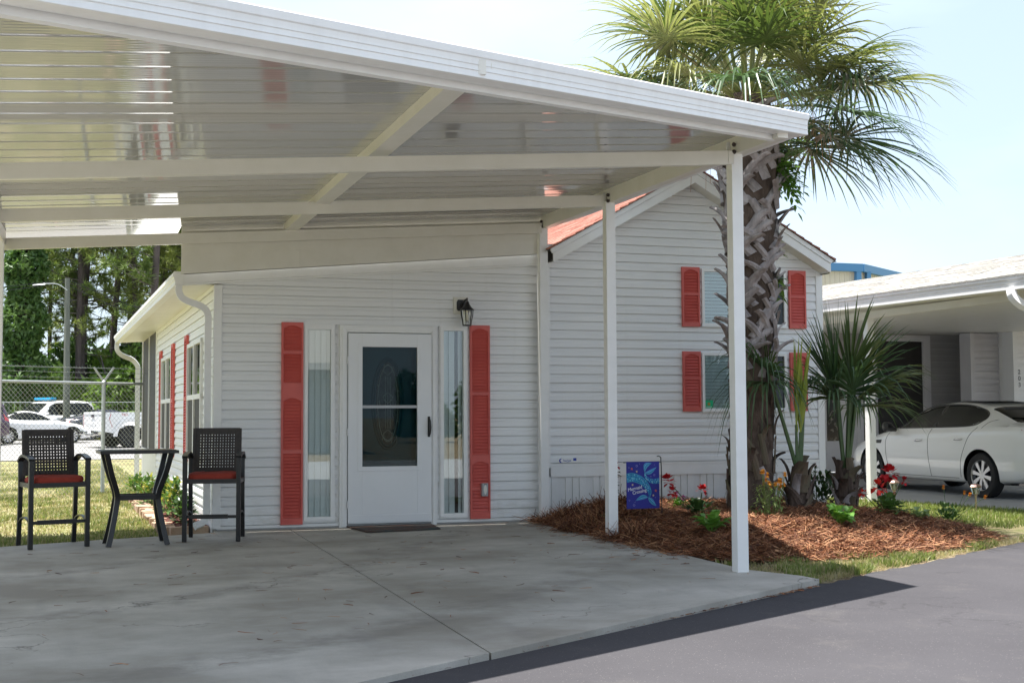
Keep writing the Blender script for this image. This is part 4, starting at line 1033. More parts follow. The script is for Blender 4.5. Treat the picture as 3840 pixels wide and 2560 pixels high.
# ================================================================== palms
m_pfr = [leaf_mat('palm leaf '+k, a, b, .36, .30, 3.0) for k, a, b in (('green', (.055, .085, .022), (.095, .13, .035)), ('olive', (.145, .165, .055), (.245, .25, .095)), ('dark', (.040, .080, .032), (.085, .14, .062)), ('lime', (.17, .23, .03), (.30, .34, .05)))]
m_pet = mat('palm petiole', (.13, .17, .045), .4, (.20, .19, .07), 6.0)
m_petd = mat('green petiole', (.035, .075, .018), .5, (.06, .10, .026), 8.0)
m_boot = mat('weathered grey leaf base', (.36, .32, .31), .85, (.20, .17, .16), 9.0, (1, 1, .35), bmp=(50, .7, .01), vrange=(.38, .62))
m_bark = mat('brown palm fibre', (.055, .036, .026), .95, (.12, .085, .065), 12.0, (1, 1, .4), bmp=(45, .8, .02))
m_bootb = mat('brown leaf base', (.13, .082, .055), .8, (.075, .075, .04), 7.0, (1, 1, .4), bmp=(50, .6, .01))
UPV = Vector((0, 0, 1))
def frond_geom(rng, o, d0, pl, bl, droop, mi, nseg=34, spread=2.35, pdroop=.35, segw=.026, roll=0.0, bend=None):
    """fan leaf: petiole plus folded segments radiating from its end; returns verts, faces, mats"""
    V, F, MI = [], [], []
    d0 = Vector(d0).normalized(); P = [Vector(o)]; d = d0.copy(); n = 6
    for i in range(n):
        d = (d + Vector((0, 0, -pdroop*(i+1)/n/n))).normalized(); P.append(P[-1]+d*pl/n)
    mb = MB(); mb.tube(P, [.027-.013*i/n for i in range(n+1)], 5, flat=.6)
    F += [(f, 1) for f in mb.f]; V += [Vector(p) for p in mb.v]
    hub = P[-1]
    if bend is not None: d = Vector(bend).normalized()
    side = d.cross(UPV)
    if side.length < .05: side = Vector((1, 0, 0))
    side.normalize(); nrm = side.cross(d).normalized()
    if roll:
        r_ = Matrix.Rotation(roll, 3, d); side = r_@side; nrm = r_@nrm
    for k in range(nseg):
        a = (k/(nseg-1)-.5)*2*spread + rng.uniform(-.05, .05)
        t = abs(a)/spread
        st = hub + d*(.16*bl*(1-t))
        dr = (d*cos(a)+side*sin(a) + nrm*(.16-.10*t+rng.uniform(-.14, .14))).normalized()
        L = bl*(1.0-.30*t*t)*rng.uniform(.88, 1.08)
        g = droop*rng.uniform(.65, 1.5); lat = dr.cross(nrm).normalized()
        ns = 5; pv = []
        for j in range(ns+1):
            u = j/ns; p = st + dr*L*(u-.12*g*u*u*u) + Vector((0, 0, -g*L*(.30*u*u+.55*max(0, u-.45)**2*2.2)))
            wd = segw*(.55+1.0*min(u*3, 1))*(1-max(0, u-.25)/.78)**.8 if j < ns else .001
            pv.append((p, wd))
        base = len(V)
        for p, wd in pv: V += [p-lat*wd*.5+nrm*wd*.22, p, p+lat*wd*.5+nrm*wd*.22]
        for j in range(ns):
            b_ = base+3*j
            F += [((b_, b_+1, b_+4, b_+3), 0), ((b_+1, b_+2, b_+5, b_+4), 0)]
    return V, F
def make_frond(parent, rng, o, d0, pl, bl, droop, leafm, petm, **kw):
    V, F = frond_geom(rng, o, d0, pl, bl, droop, 0, **kw)
    mb = MB(); mb.v = [tuple(v) for v in V]; mb.f = [f for f, _ in F]; mb.m = [m_ for _, m_ in F]
    return mb.build('frond', [leafm, petm], parent)
def trunk_geom(mb, path, rad, n=18, rng=RNG, mi=0, rough=.06):
    vs = []; k = len(path)
    for i, (p, r_) in enumerate(zip(path, rad)):
        for j in range(n):
            t = 2*pi*j/n; rr_ = r_*(1+rng.uniform(-rough, rough)); vs.append((p[0]+rr_*cos(t), p[1]+rr_*sin(t), p[2]))
    mb.add(vs, [(i*n+j, i*n+(j+1) % n, (i+1)*n+(j+1) % n, (i+1)*n+j) for i in range(k-1) for j in range(n)], mi)
def boot(mb, rng, c, ang, z, r_, ln, wd, lean, flare, mi, th=.022):
    """leaf base strap lying on the trunk, climbing with a lean and flaring out at its cut end"""
    n = 6; L_, R_, L2, R2 = [], [], [], []
    for i in range(n+1):
        u = i/n; a = ang + lean*ln*u/max(r_, .08); rr_ = r_*1.0 + .012 + flare*u**2.2
        h = z + ln*sqrt(max(.15, 1-min(.8, lean*lean)))*u - flare*.35*u**3
        w_ = wd*(1.25-.45*u); er = Vector((cos(a), sin(a), 0)); et = Vector((-sin(a), cos(a), 0))
        tv = (et*1.0 - Vector((0, 0, lean*.8))).normalized()
        p = Vector((c[0], c[1], 0)) + er*rr_ + Vector((0, 0, h)); q = er*(th*(1-.3*u))
        cv = er*(.012)
        L_.append(p-tv*w_/2); R_.append(p+tv*w_/2); L2.append(p-tv*w_/2*.42+q*1.25); R2.append(p+tv*w_/2*.42+q*1.25)
    vs = []
    for i in range(n+1): vs += [L_[i], R_[i], R2[i], L2[i]]
    fs = []
    for i in range(n):
        a = 4*i
        fs += [(a+1, a+5, a+6, a+2), (a+2, a+6, a+7, a+3), (a+3, a+7, a+4, a), (a, a+4, a+5, a+1)]
    fs += [(0, 1, 2, 3), (4*n+3, 4*n+2, 4*n+1, 4*n)]
    mb.add(vs, fs, mi)

# ---- tall cabbage palm
PX, PY, PZ = 6.86, 12.55, .15
rng = random.Random(21)
palm = thing('palm_tree', (PX, PY, PZ), 'tall cabbage palm with criss-cross grey leaf bases behind the front carport post', 'palm tree')
def pc(z): u = (z-PZ)/4.5; return (PX+.05*sin(u*3)+.03*u, PY+.02*u)
tk = MB(); zs = np.linspace(PZ-.05, 4.75, 34)
rads = [float(np.interp(z, [0, .5, 1.2, 2.0, 2.6, 3.4, 4.0, 4.7], [.265, .245, .235, .23, .235, .275, .32, .27])) for z in zs]
trunk_geom(tk, [(*pc(z), z) for z in zs], rads, 20, rng, 0, .05)
nb = 0; ga = 2.399963
z = .25; a = 0.0
while z < 4.45:
    r_ = float(np.interp(z, [0, .5, 1.2, 2.0, 2.6, 3.4, 4.0, 4.7], [.265, .245, .235, .23, .235, .275, .32, .27]))
    a += ga
    up = np.interp(z, [.2, 1.5, 1.9, 4.5], [.65, .8, 1.0, 1.0])
    if rng.random() < up:
        hi = z > 1.7
        lean = (1 if nb % 2 else -1)*rng.uniform(.45, .75) if hi else (1 if nb % 2 else -1)*rng.uniform(.1, .5)
        ln_ = rng.uniform(.30, .44) if hi else rng.uniform(.18, .36)
        boot(tk, rng, pc(z), a, z, r_*.96, ln_, rng.uniform(.075, .105) if hi else rng.uniform(.05, .085), lean, rng.choice([.03, .06, .10, .16, .20]) if hi else rng.choice([.0, .01, .02, .02, .12]), 1 if z > 1.6 or rng.random() < .22 else rng.choice([0, 2, 2]), .03 if hi else .014)
        nb += 1
    z += .0165 if z > 1.6 else .020
for i in range(900):      # loose brown fibre between the leaf bases
    z = rng.uniform(.2, 4.5); a_ = rng.uniform(0, 2*pi); r_ = float(np.interp(z, [0, .5, 1.2, 2.0, 2.6, 3.4, 4.0, 4.7], [.265, .245, .235, .23, .235, .275, .32, .27]))*rng.uniform(1.0, 1.10)
    c_ = pc(z); l_ = rng.uniform(.08, .22); da = rng.uniform(-.5, .5); w_ = rng.uniform(.002, .006)
    p0 = Vector((c_[0]+r_*cos(a_), c_[1]+r_*sin(a_), z)); r2 = r_*rng.uniform(1.0, 1.15); p1 = Vector((c_[0]+r2*cos(a_+da), c_[1]+r2*sin(a_+da), z-l_*rng.uniform(.2, 1))); s_ = Vector((-sin(a_), cos(a_), .5))*w_
    tk.quad(p0-s_, p0+s_, p1+s_*.4, p1-s_*.4, rng.choice([0, 2]))
tk.build('trunk', [m_bark, m_boot, m_bootb], palm)
CZ = 4.85
nf = 46
for i in range(nf):
    az = i*ga + rng.uniform(-.2, .2); u = (i+.5)/nf
    el = radians(82 - 84*u**.9 + rng.uniform(-8, 8))
    d = Vector((cos(az)*cos(el), sin(az)*cos(el), sin(el)))
    pl = rng.uniform(.80, 1.1); bl = rng.uniform(.78, 1.0)
    o = Vector((pc(CZ)[0], pc(CZ)[1], CZ-.25*u)) + Vector((cos(az), sin(az), 0))*.10
    lm = m_pfr[1] if rng.random() < .55 else m_pfr[0]
    if u > .8 and rng.random() < .55: lm = m_pfr[2]
    make_frond(palm, rng, o, d, pl, bl, rng.choice([.2, .3, .45, .6, .85]), lm, m_pet, nseg=42, pdroop=rng.uniform(.2, .5), segw=.025)
for az, el, pl, bl, lm in ((-.22, -12, 1.15, 1.2, 2), (.30, -16, 1.0, 1.1, 2), (-.65, -22, .95, 1.0, 2), (-.45, 12, 1.2, 1.15, 1), (2.9, 15, 1.25, 1.15, 1), (3.5, 28, 1.25, 1.1, 1), (-1.4, -2, .7, .8, 1), (.05, 30, 1.2, 1.2, 0)):
    e_ = radians(el); make_frond(palm, rng, (*pc(4.7), 4.7), (cos(az)*cos(e_), sin(az)*cos(e_), sin(e_)), pl, bl, .38, m_pfr[lm], m_pet, nseg=42, pdroop=.35, segw=.027)
th = MB()
for i in range(70):     # hanging dry threads
    a = rng.uniform(0, 2*pi); r_ = rng.uniform(.25, 1.0); p = Vector((PX+r_*cos(a), PY+r_*sin(a), rng.uniform(4.2, 4.8))); l = rng.uniform(.2, .5)
    th.quad(p, p+Vector((.006, 0, 0)), p+Vector((.03*cos(a)+.004, .03*sin(a), -l)), p+Vector((.03*cos(a), .03*sin(a), -l)))
th.build('dry_threads', m_needle[1], palm)

# ---- two young palms
def young_palm(loc, label, hgt, fronds, seed):
    rng = random.Random(seed); x, y, z0 = loc
    t = thing('young_palm', loc, label, 'palm')
    mb = MB(); zs = np.linspace(z0-.08, z0+hgt, 10); rad = np.interp(zs-z0, [0, hgt*.5, hgt], [.12, .10, .08])
    trunk_geom(mb, [(x, y, z) for z in zs], rad, 12, rng, 0, .08)
    for i in range(26):
        a = i*ga; zz = z0-.02 + hgt*.82*(i/26)**.9
        boot(mb, rng, (x, y), a, zz, .10-.02*i/26, rng.uniform(.18, .30), rng.uniform(.07, .11), rng.uniform(-.4, .4), rng.uniform(.02, .13), rng.choice([1, 1, 0, 2]), .018)
    mb.build('trunk', [m_bark, m_bootb, m_boot], t)
    for az, el, pl, bl, dr, lm, kw in fronds:
        e_ = radians(el); a = radians(az)
        make_frond(t, rng, (x+.02*cos(a), y+.02*sin(a), z0+hgt-.05), (cos(a)*cos(e_), sin(a)*cos(e_), sin(e_)), pl, bl, dr, m_pfr[lm], m_petd, pdroop=kw.get('pd', .15), nseg=kw.get('n', 30), spread=kw.get('sp', 1.9), segw=kw.get('sw', .020), roll=kw.get('r', 0.0), bend=(cos(a)*cos(radians(kw['b'])), sin(a)*cos(radians(kw['b'])), sin(radians(kw['b']))) if 'b' in kw else None)
    return t
young_palm((7.35, 12.35, .14), 'young palm with a lime spear leaf and drooping left fan beside the tall palm', .52,
    [(186, 71, 1.12, .84, .95, 2, dict(n=38, sp=2.5, b=38, pd=.0)), (172, 74, 1.08, .66, .6, 0, dict(n=30, sp=1.5, b=72, pd=.0)), (192, 70, 1.02, .80, 1.2, 2, dict(n=34, sp=1.9, b=-5, pd=.0)),
     (20, 89, .42, .92, .05, 3, dict(n=9, sp=.09, sw=.034)), (200, 88, .50, .88, .05, 3, dict(n=7, sp=.06, sw=.030)), (15, 84, .95, .42, .9, 2, dict(n=20, sp=1.2, b=20))], 5)
young_palm((8.10, 12.60, .12), 'young palm with a dense dark fan cluster standing right of the lime spear palm', .50,
    [(178, 84, .90, .95, .16, 2, dict(n=26, sp=.95, b=62, sw=.030)), (150, 87, 1.0, .98, .12, 2, dict(n=24, sp=.8, b=80, sw=.030)), (20, 87, 1.0, .98, .16, 0, dict(n=26, sp=.95, b=70, sw=.030)),
     (0, 83, .95, 1.02, .30, 2, dict(n=30, sp=1.1, b=46, sw=.030)), (-12, 82, .85, 1.0, .45, 0, dict(n=30, sp=1.25, b=24, sw=.028)), (-40, 82, .82, .86, .6, 2, dict(n=30, sp=1.4, b=28, sw=.028)),
     (-90, 84, .88, .72, .6, 2, dict(n=28, sp=1.5, b=48, sw=.028)), (200, 82, .82, .70, .7, 2, dict(n=28, sp=1.5, b=26, sw=.028)), (10, 79, .74, .92, .55, 2, dict(n=28, sp=1.4, b=4, sw=.026)), (-20, 86, .98, .95, .25, 1, dict(n=20, sp=.9, b=56, sw=.026))], 8)

# ================================================================== small plants
def leaf(mb, p, d, L, wd, droop=.3, mi=0, fold=.15, ns=3):
    p, d = Vector(p), Vector(d).normalized(); s = d.cross(UPV)
    if s.length < .05: s = Vector((1, 0, 0))
    s.normalize(); n = s.cross(d); vs = []
    for j in range(ns+1):
        u = j/ns; c = p + d*L*u + Vector((0, 0, -droop*L*u*u)); w_ = wd*sin(pi*min(.97, .12+.86*u))**.7*.5
        vs += [c-s*w_+n*w_*fold, c, c+s*w_+n*w_*fold]
    fs = []
    for j in range(ns):
        a = 3*j; fs += [(a, a+1, a+4, a+3), (a+1, a+2, a+5, a+4)]
    mb.add(vs, fs, mi)
def rdir(rng, e0, e1):
    a = rng.uniform(0, 2*pi); e = radians(rng.uniform(e0, e1)); return Vector((cos(a)*cos(e), sin(a)*cos(e), sin(e)))
m_lf = {k: leaf_mat('foliage '+k, a, b, .4, .25, 12.0) for k, a, b in (('dark', (.022, .05, .016), (.04, .085, .022)), ('mid', (.05, .11, .025), (.09, .17, .035)), ('bright', (.09, .22, .03), (.15, .31, .05)), ('pale', (.16, .24, .09), (.26, .33, .14)), ('yellow', (.28, .30, .05), (.40, .36, .07)))}
m_red = mat('red petals', (.50, .008, .012), .6, (.36, .004, .008), 60.0); m_scar = mat('scarlet petals', (.72, .035, .015), .6, (.55, .02, .01), 60.0)
m_org = mat('orange yellow petals', (.78, .34, .015), .6, (.72, .22, .01), 90.0); m_eye = mat('rust flower eye', (.30, .06, .01), .7)
m_pink = mat('pink petals', (.45, .10, .28), .6)
def sz(x, y): return float(straw_z(np.array([[x, y]]))[0])
def bloom(mb, rng, c, r_, mi, n=26):
    c = Vector(c)
    for i in range(n):
        d = rdir(rng, -40, 85); leaf(mb, c+d*r_*.55, (d+rdir(rng, -60, 60)*.6), r_*.75, r_*.7, .1, mi, .1, 2)
def geranium(x, y, label, blooms, s=1.0, leafk='dark', seed=1, cat='flower'):
    rng = random.Random(seed); z = sz(x, y) if sz(x, y) > -.2 else -.05
    t = thing('geranium', (x, y, z), label, cat)
    mb = MB()
    for i in range(70):
        d = rdir(rng, 5, 80); p = Vector((x, y, z)) + Vector((d.x*.17*s, d.y*.17*s, d.z*.17*s))*rng.uniform(.3, 1)
        leaf(mb, p, d+Vector((0, 0, .1)), .07*s, .075*s, .35, 0, .2, 2)
    mb.build('leaves', m_lf[leafk], t)
    for dx, dy, dz, r_, mm in blooms:
        fb_ = MB(); bloom(fb_, rng, (x+dx, y+dy, z+dz), r_, 0); fb_.tube([(x, y, z), (x+dx*.9, y+dy*.9, z+dz-r_*.4)], .005, 5, mi=1); fb_.build('bloom', [mm, m_lf['mid']], t)
    return t
geranium(6.02, 12.12, 'red geranium on dark leaves in the shaded straw left of the front post', [(.02, -.05, .27, .060, m_red), (-.30, .10, .36, .075, m_red), (-.27, .05, .25, .06, m_red)], 1.05, 'dark', 3)
geranium(8.26, 12.12, 'scarlet and crimson geranium in the sun at the right end of the straw bed', [(-.10, -.05, .30, .085, m_scar), (.08, .02, .44, .10, m_red), (.27, .0, .36, .05, m_red), (-.26, .0, .24, .05, m_scar), (.02, .06, .36, .07, m_red)], 1.15, 'mid', 4)
geranium(8.02, 11.66, 'low green geranium without open flowers in front of the scarlet one', [(.06, .0, .20, .02, m_red)], 1.1, 'mid', 6)
geranium(6.22, 13.05, 'small pink and pale green bedding plant beside the red geranium', [(-.02, -.02, .17, .035, m_pink), (.05, -.05, .13, .03, m_pink)], .7, 'bright', 9)
def rosette(x, y, label, s, k, seed, n=9):
    rng = random.Random(seed); z = sz(x, y); mb = MB()
    for i in range(n):
        a = i*ga; e = rng.uniform(35, 75); e_ = radians(e); d = Vector((cos(a)*cos(e_), sin(a)*cos(e_), sin(e_)))
        q = Vector((x, y, z)) + d*.07*s
        mb.tube([(x, y, z), q], .006*s, 5)
        for j in range(3): leaf(mb, q+d*.05*s*j, d+rdir(rng, -20, 30)*.35, .13*s, .15*s*(1-.15*j), .55, 0, .35, 4)
    return tag(mb.build('leafy_plant', m_lf[k]), label, 'plant')
rosette(5.62, 11.05, 'broad leaved green plant in the shade left of the front post', 1.0, 'bright', 2)
rosette(6.95, 10.95, 'floppy broad leaved plant in the sunlit straw below the yellow flowers', 1.0, 'bright', 12, 9)
rosette(8.22, 11.42, 'small pale leaved seedling in the sunlit straw near its right end', .62, 'pale', 7, 7)
# blanket flower
x, y = 6.62, 11.72; z = sz(x, y); rng = random.Random(14)
bf = thing('blanket_flower', (x, y, z), 'bushy yellow and orange flower clump on pale green stems right of the front post', 'flower')
mb = MB()
for i in range(190):
    h = rng.uniform(.02, .34); r_ = .17*(1-.35*h/.34); a = rng.uniform(0, 2*pi); q = Vector((x+r_*rng.random()**.5*cos(a), y+r_*rng.random()**.5*sin(a), z+h))
    leaf(mb, q, rdir(rng, 0, 60)+Vector((cos(a), sin(a), 0))*.6, rng.uniform(.07, .12), .020, .5, 0, .2, 3)
heads = []
for i in range(16):
    a = rng.uniform(0, 2*pi); r_ = rng.uniform(.03, .20); heads.append(Vector((x+r_*cos(a), y+r_*sin(a)-.03, z+rng.uniform(.30, .50))))
for h in heads: mb.tube([(x+(h.x-x)*.4, y+(h.y-y)*.4, z), h-Vector((0, 0, .01))], .0035, 5)
mb.build('stems_and_leaves', leaf_mat('foliage silver green', (.17, .24, .06), (.30, .36, .12), .45, .25, 14.0), bf)
for h in heads:
    fb_ = MB(); tilt = (Vector((-.25, -.85, .45))+rdir(rng, -40, 60)*.5).normalized(); s = tilt.cross(UPV).normalized(); u = s.cross(tilt)
    R_ = rng.uniform(.026, .038)
    for j in range(11):
        a = 2*pi*j/11; leaf(fb_, h, s*cos(a)+u*sin(a)+tilt*.15, R_, R_*.62, .05, 0, .1, 2)
    fb_.lathe([(0, .010), (.009, .006), (.012, 0)], h+tilt*.004, 10, 'y', 1); fb_.build('flower_head', [m_org, m_eye], bf)
# spiky liriope, rose, dark shrub and the coreopsis at the right
def tuft(x, y, label, name, n, L, wd, k, seed, el=(25, 85), z=None):
    rng = random.Random(seed); z = (sz(x, y) if z is None else z); mb = MB()
    for i in range(n): leaf(mb, (x+rng.uniform(-.03, .03), y+rng.uniform(-.03, .03), z), rdir(rng, *el), L*rng.uniform(.6, 1.1), wd, .55, 0, .3, 4)
    return tag(mb.build(name, m_lf[k]), label, 'plant')
tuft(5.30, 12.85, 'striped spiky grass clump in the shaded straw left of the middle post', 'grass_clump', 34, .24, .011, 'pale', 3)
tuft(6.20, 13.7, 'pale yellow green tuft at the skirting right of the mermaid flag', 'grass_clump', 30, .20, .013, 'yellow', 6)
tuft(6.48, 13.5, 'bright leafy sprig in the sun between flag and tall palm', 'leafy_sprig', 22, .20, .04, 'bright', 8, (20, 80))
x, y = 5.56, 13.3; z = sz(x, y); rng = random.Random(33)
rs = thing('rose_bush', (x, y, z), 'thin upright plant with dark leaves and a red bud rising beside the middle post', 'plant')
mb = MB(); mb.tube([(x, y, z), (x+.02, y, z+.25), (x+.03, y-.01, z+.50)], .006, 6)
for i in range(60):
    h = rng.uniform(.10, .50); leaf(mb, (x+.03*h/.5, y, z+h), rdir(rng, 0, 50), .075, .04, .3, 0, .2, 2)
mb.build('stem_and_leaves', m_lf['dark'], rs)
mb = MB(); bloom(mb, rng, (x+.03, y-.01, z+.53), .045, 0, 20); mb.build('bloom', m_red, rs)
x, y = 8.22, 13.25; z = sz(x, y); rng = random.Random(41)
sh_ = thing('ixora_shrub', (x, y, z), 'dark glossy shrub with a small red tip between the two young palms', 'shrub')
mb = MB()
for i in range(240):
    d = rdir(rng, 0, 85); r_ = rng.uniform(.08, .30); q = Vector((x, y, z+.03)) + Vector((d.x*r_*1.15, d.y*r_, d.z*r_*1.25)); leaf(mb, q, d+rdir(rng, -20, 60)*.6, .09, .035, .25, 0, .2, 2)
mb.tube([(x-.1, y, z), (x-.12, y, z+.48)], .006, 5)
for i in range(24): leaf(mb, (x-.12, y, z+.25+.25*rng.random()), rdir(rng, 0, 60), .08, .03, .25, 0, .2, 2)
mb.build('leaves', m_lf['dark'], sh_); mb = MB(); bloom(mb, rng, (x-.12, y, z+.50), .025, 0, 12); mb.build('bloom', mat('dusty red bud', (.35, .06, .05), .6), sh_)
x, y = 9.38, 12.5; z = -.04; rng = random.Random(51)
co = thing('coreopsis', (x, y, z), 'low plant with a few orange daisies on thin stalks right of the straw bed', 'flower')
mb = MB()
for i in range(130):
    d = rdir(rng, 0, 80); r_ = rng.uniform(.05, .24); leaf(mb, Vector((x, y, z+.02)) + Vector((d.x*r_*1.2, d.y*r_, d.z*r_*.9)), d+rdir(rng, -20, 60)*.6, .075, .035, .3, 0, .2, 2)
hd = [Vector((x+dx, y+dy, z+dz)) for dx, dy, dz in ((.15, -.1, .36), (.30, .0, .33), (.47, -.05, .30), (-.02, .05, .42))]
for h in hd: mb.tube([(x, y, z), (x+(h.x-x)*.6, y+(h.y-y)*.6, z+.18), h], .003, 5)
mb.build('stems_and_leaves', m_lf['mid'], co)
for h in hd:
    fb_ = MB()
    for j in range(9): a = 2*pi*j/9; leaf(fb_, h, (cos(a), -.3, sin(a)), .03, .02, .05, 0, .1, 2)
    fb_.lathe([(0, -.008), (.009, -.006), (.012, 0)], h, 8, 'y', 1); fb_.build('flower_head', [m_org, m_eye], co)
# fern growing on the palm
fx, fy, fz = pc(4.05)[0]+.38, PY-.12, 3.98; rng = random.Random(61)
mb = MB()
for i in range(46):
    a = rng.uniform(-1.6, 1.3); e = rng.uniform(-.9, .75); d = Vector((cos(a)*cos(e), sin(a)*cos(e), sin(e)))
    L = rng.uniform(.22, .42); p0 = Vector((fx-.12+rng.uniform(-.03, .03), fy+rng.uniform(-.05, .05), fz+rng.uniform(-.20, .24)))
    prev = p0
    for j in range(1, 7):
        u = j/6; c = p0+d*L*u+Vector((0, 0, -.35*L*u*u)); s = d.cross(UPV).normalized()
        for sg in (-1, 1): leaf(mb, prev, s*sg*.8+d*.8, L*.36*(1-.55*abs(u-.4)), .042, .15, 0, .15, 2)
        prev = c
    leaf(mb, prev, d, L*.22, .04, .3, 0, .1, 2)
tag(mb.build('fern', leaf_mat('foliage fern', (.08, .19, .025), (.16, .30, .05), .4, .35, 14.0)), 'bright green lobed fern growing from the upper trunk of the tall palm', 'fern')
for (qx, qz, n, lb) in ((.23, 2.62, 14, 'small fern sprouting on the right of the palm trunk, at the upper window'), (.20, 3.02, 6, 'tiny fern sprout on the palm trunk above the upper red shutters')):
    mb = MB()
    for i in range(n): leaf(mb, (pc(qz)[0]+qx, PY-.12, qz+rng.uniform(-.14, .14)), rdir(rng, -50, 50)+Vector((.3, -.6, 0)), .16, .07, .3, 0, .15, 3)
    tag(mb.build('fern', leaf_mat('foliage fern small', (.09, .17, .03), (.17, .26, .05), .4, .35, 14.0)), lb, 'fern')

# ================================================================== rock bed by the side wall, with brick edging
m_brick = mat('pale salmon brick', (.42, .27, .18), .9, (.52, .38, .27), 7.0, world=False, bmp=(60, .6, .01))
bk = MB(); bk.box(-.10, .10, -.048, .048, -.06, .06); b0 = bk.build('edging_brick', m_brick, bevel=.008)
tag(b0, 'weathered salmon brick in the low edging along the lava rock bed', 'brick', 'bricks edging the lava rock bed')
rr = random.Random(9); first = True
def place_brick(x, y, ang, z=0.0, tilt=0.0):
    global first
    o = b0 if first else b0.copy()
    if not first: COL.objects.link(o)
    first = False; o.location = (x, y, z); o.rotation_euler = (rr.uniform(-.06, .06), tilt+rr.uniform(-.05, .05), ang+rr.uniform(-.08, .08))
yb = 14.55
while yb < 19.8:
    place_brick(.80-.030*(yb-14.5), yb, rr.uniform(-.12, .12)+(pi/2 if rr.random() < .25 else 0), -.015+rr.uniform(-.015, .01)); yb += rr.uniform(.115, .16)
place_brick(.93, 14.42, .1, -.02); place_brick(1.14, 14.44, -.05, -.02)
m_lava = mat('red brown lava rock', (.13, .035, .025), .95, (.06, .022, .018), 18.0, bmp=(80, 1.0, .02))
m_lavb = mat('rust lava rock', (.21, .065, .04), .95, (.11, .035, .025), 18.0, bmp=(80, 1.0, .02))
V, F, MIx = [], [], []
ico = [(0, -.526, .851), (0, .526, .851), (0, .526, -.851), (0, -.526, -.851), (.851, 0, .526), (-.851, 0, .526), (-.851, 0, -.526), (.851, 0, -.526), (.526, .851, 0), (-.526, .851, 0), (-.526, -.851, 0), (.526, -.851, 0)]
icf = [(0,4,1),(0,1,5),(0,5,10),(0,10,11),(0,11,4),(1,4,8),(1,8,9),(1,9,5),(2,3,7),(2,7,8),(2,8,9),(2,9,6),(2,6,3),(3,6,10),(3,10,11),(3,11,7),(4,11,7),(4,7,8),(5,9,6),(5,6,10)]
for i in range(1500):
    yy = 14.5+5.4*rr.random(); xx = rr.uniform(.86-.030*(yy-14.5), 1.24-.027*(yy-14.2)); r_ = rr.uniform(.018, .042); b_ = len(V)
    k = [rr.uniform(.6, 1.25) for _ in ico]
    V += [(xx+r_*k[j]*p[0]*1.2, yy+r_*k[j]*p[1], -.01+rr.uniform(0, .0)+r_*k[j]*p[2]*.75+(i % 7)*.006) for j, p in enumerate(ico)]
    F += [tuple(b_+q for q in f) for f in icf]; MIx += [i % 2]*20
tag(raw('lava_rock', V, F, [m_lava, m_lavb], mi=MIx), kind='stuff')
def bushy(name, loc, label, cat, R, n, L, wd, mats, seed, group=None):
    rng = random.Random(seed); mb = MB(); x, y, z = loc
    t = thing(name, loc, label, cat, group)
    for i in range(n):
        d = rdir(rng, -5, 88); r_ = rng.uniform(.35, 1.0); q = Vector((x+d.x*R[0]*r_, y+d.y*R[1]*r_, z+.04+d.z*R[2]*r_))
        leaf(mb, q, d+rdir(rng, -30, 60)*.7, L*rng.uniform(.7, 1.2), wd, .25, 1 if (rng.random() < .22 and d.z > .4) else 0, .2, 2)
    mb.build('leaves', mats, t)
    mb = MB()
    for i in range(7): a = i*ga; mb.tube([(x+.02*cos(a), y+.02*sin(a), z-.03), (x+R[0]*.5*cos(a), y+R[1]*.5*sin(a), z+R[2]*.7)], .006, 5)
    mb.build('stems', m_bootb, t)
for i, (bx, by_, R, lb) in enumerate(((1.02, 15.1, (.13, .20, .34), 'narrow dark green shrub in the rock bed nearest the white downspout'),
        (.98, 16.0, (.17, .30, .44), 'rounded green shrub with a yellow bloom in the rock bed behind the nearest one'),
        (.93, 17.1, (.20, .34, .42), 'taller leafy shrub in the middle of the rock bed below the first side window'),
        (.80, 18.5, (.22, .40, .38), 'low yellow green shrub toward the far end of the rock bed'),
        (.72, 20.2, (.26, .50, .36), 'farthest leafy shrub of the rock bed, near the far downspout'))):
    bushy('garden_shrub', (bx, by_, .0), lb, 'shrub', R, 260, .085, .045, [m_lf['mid'], m_lf['yellow']] if i else [m_lf['dark'], m_lf['mid']], 70+i, 'shrubs in the lava rock bed')
# solar path lights
m_copper = mat('brushed copper cap', (.62, .42, .36), .28, metallic=.9, world=False); m_sl = glass_mat('path light glass', (.85, .92, .88), 1.45, .08)
m_stake = mat('brass tone stake', (.42, .33, .22), .35, metallic=.7, world=False)
def solar(loc, label):
    t = thing('path_light', loc, label, 'garden light', 'solar lights beside the neighbouring drive', 0, local=True)
    mb = MB(); mb.lathe([(0, 0), (.013, 0), (.013, .20), (.020, .205), (.020, .215), (0, .215)], n=12); mb.build('stake', m_stake, t, smooth=True)
    mb = MB(); mb.lathe([(.022, .215), (.040, .225), (.058, .285), (.062, .32)], n=8); mb.build('glass', m_sl, t)
    mb = MB(); mb.lathe([(0, .225), (.014, .23), (.014, .30), (0, .305)], n=8); mb.build('bulb_holder', m_grey, t)
    mb = MB(); mb.lathe([(0, .318), (.080, .318), (.082, .325), (.055, .352), (.030, .362), (0, .364)], n=6); mb.build('cap', m_copper, t)
    return t
solar((10.6, 15.3, -.05), 'copper capped solar light on the left, seen behind the scarlet geranium')
solar((10.95, 14.02, -.05), 'copper capped solar light on the right, in the grass before the sedan rear wheel')
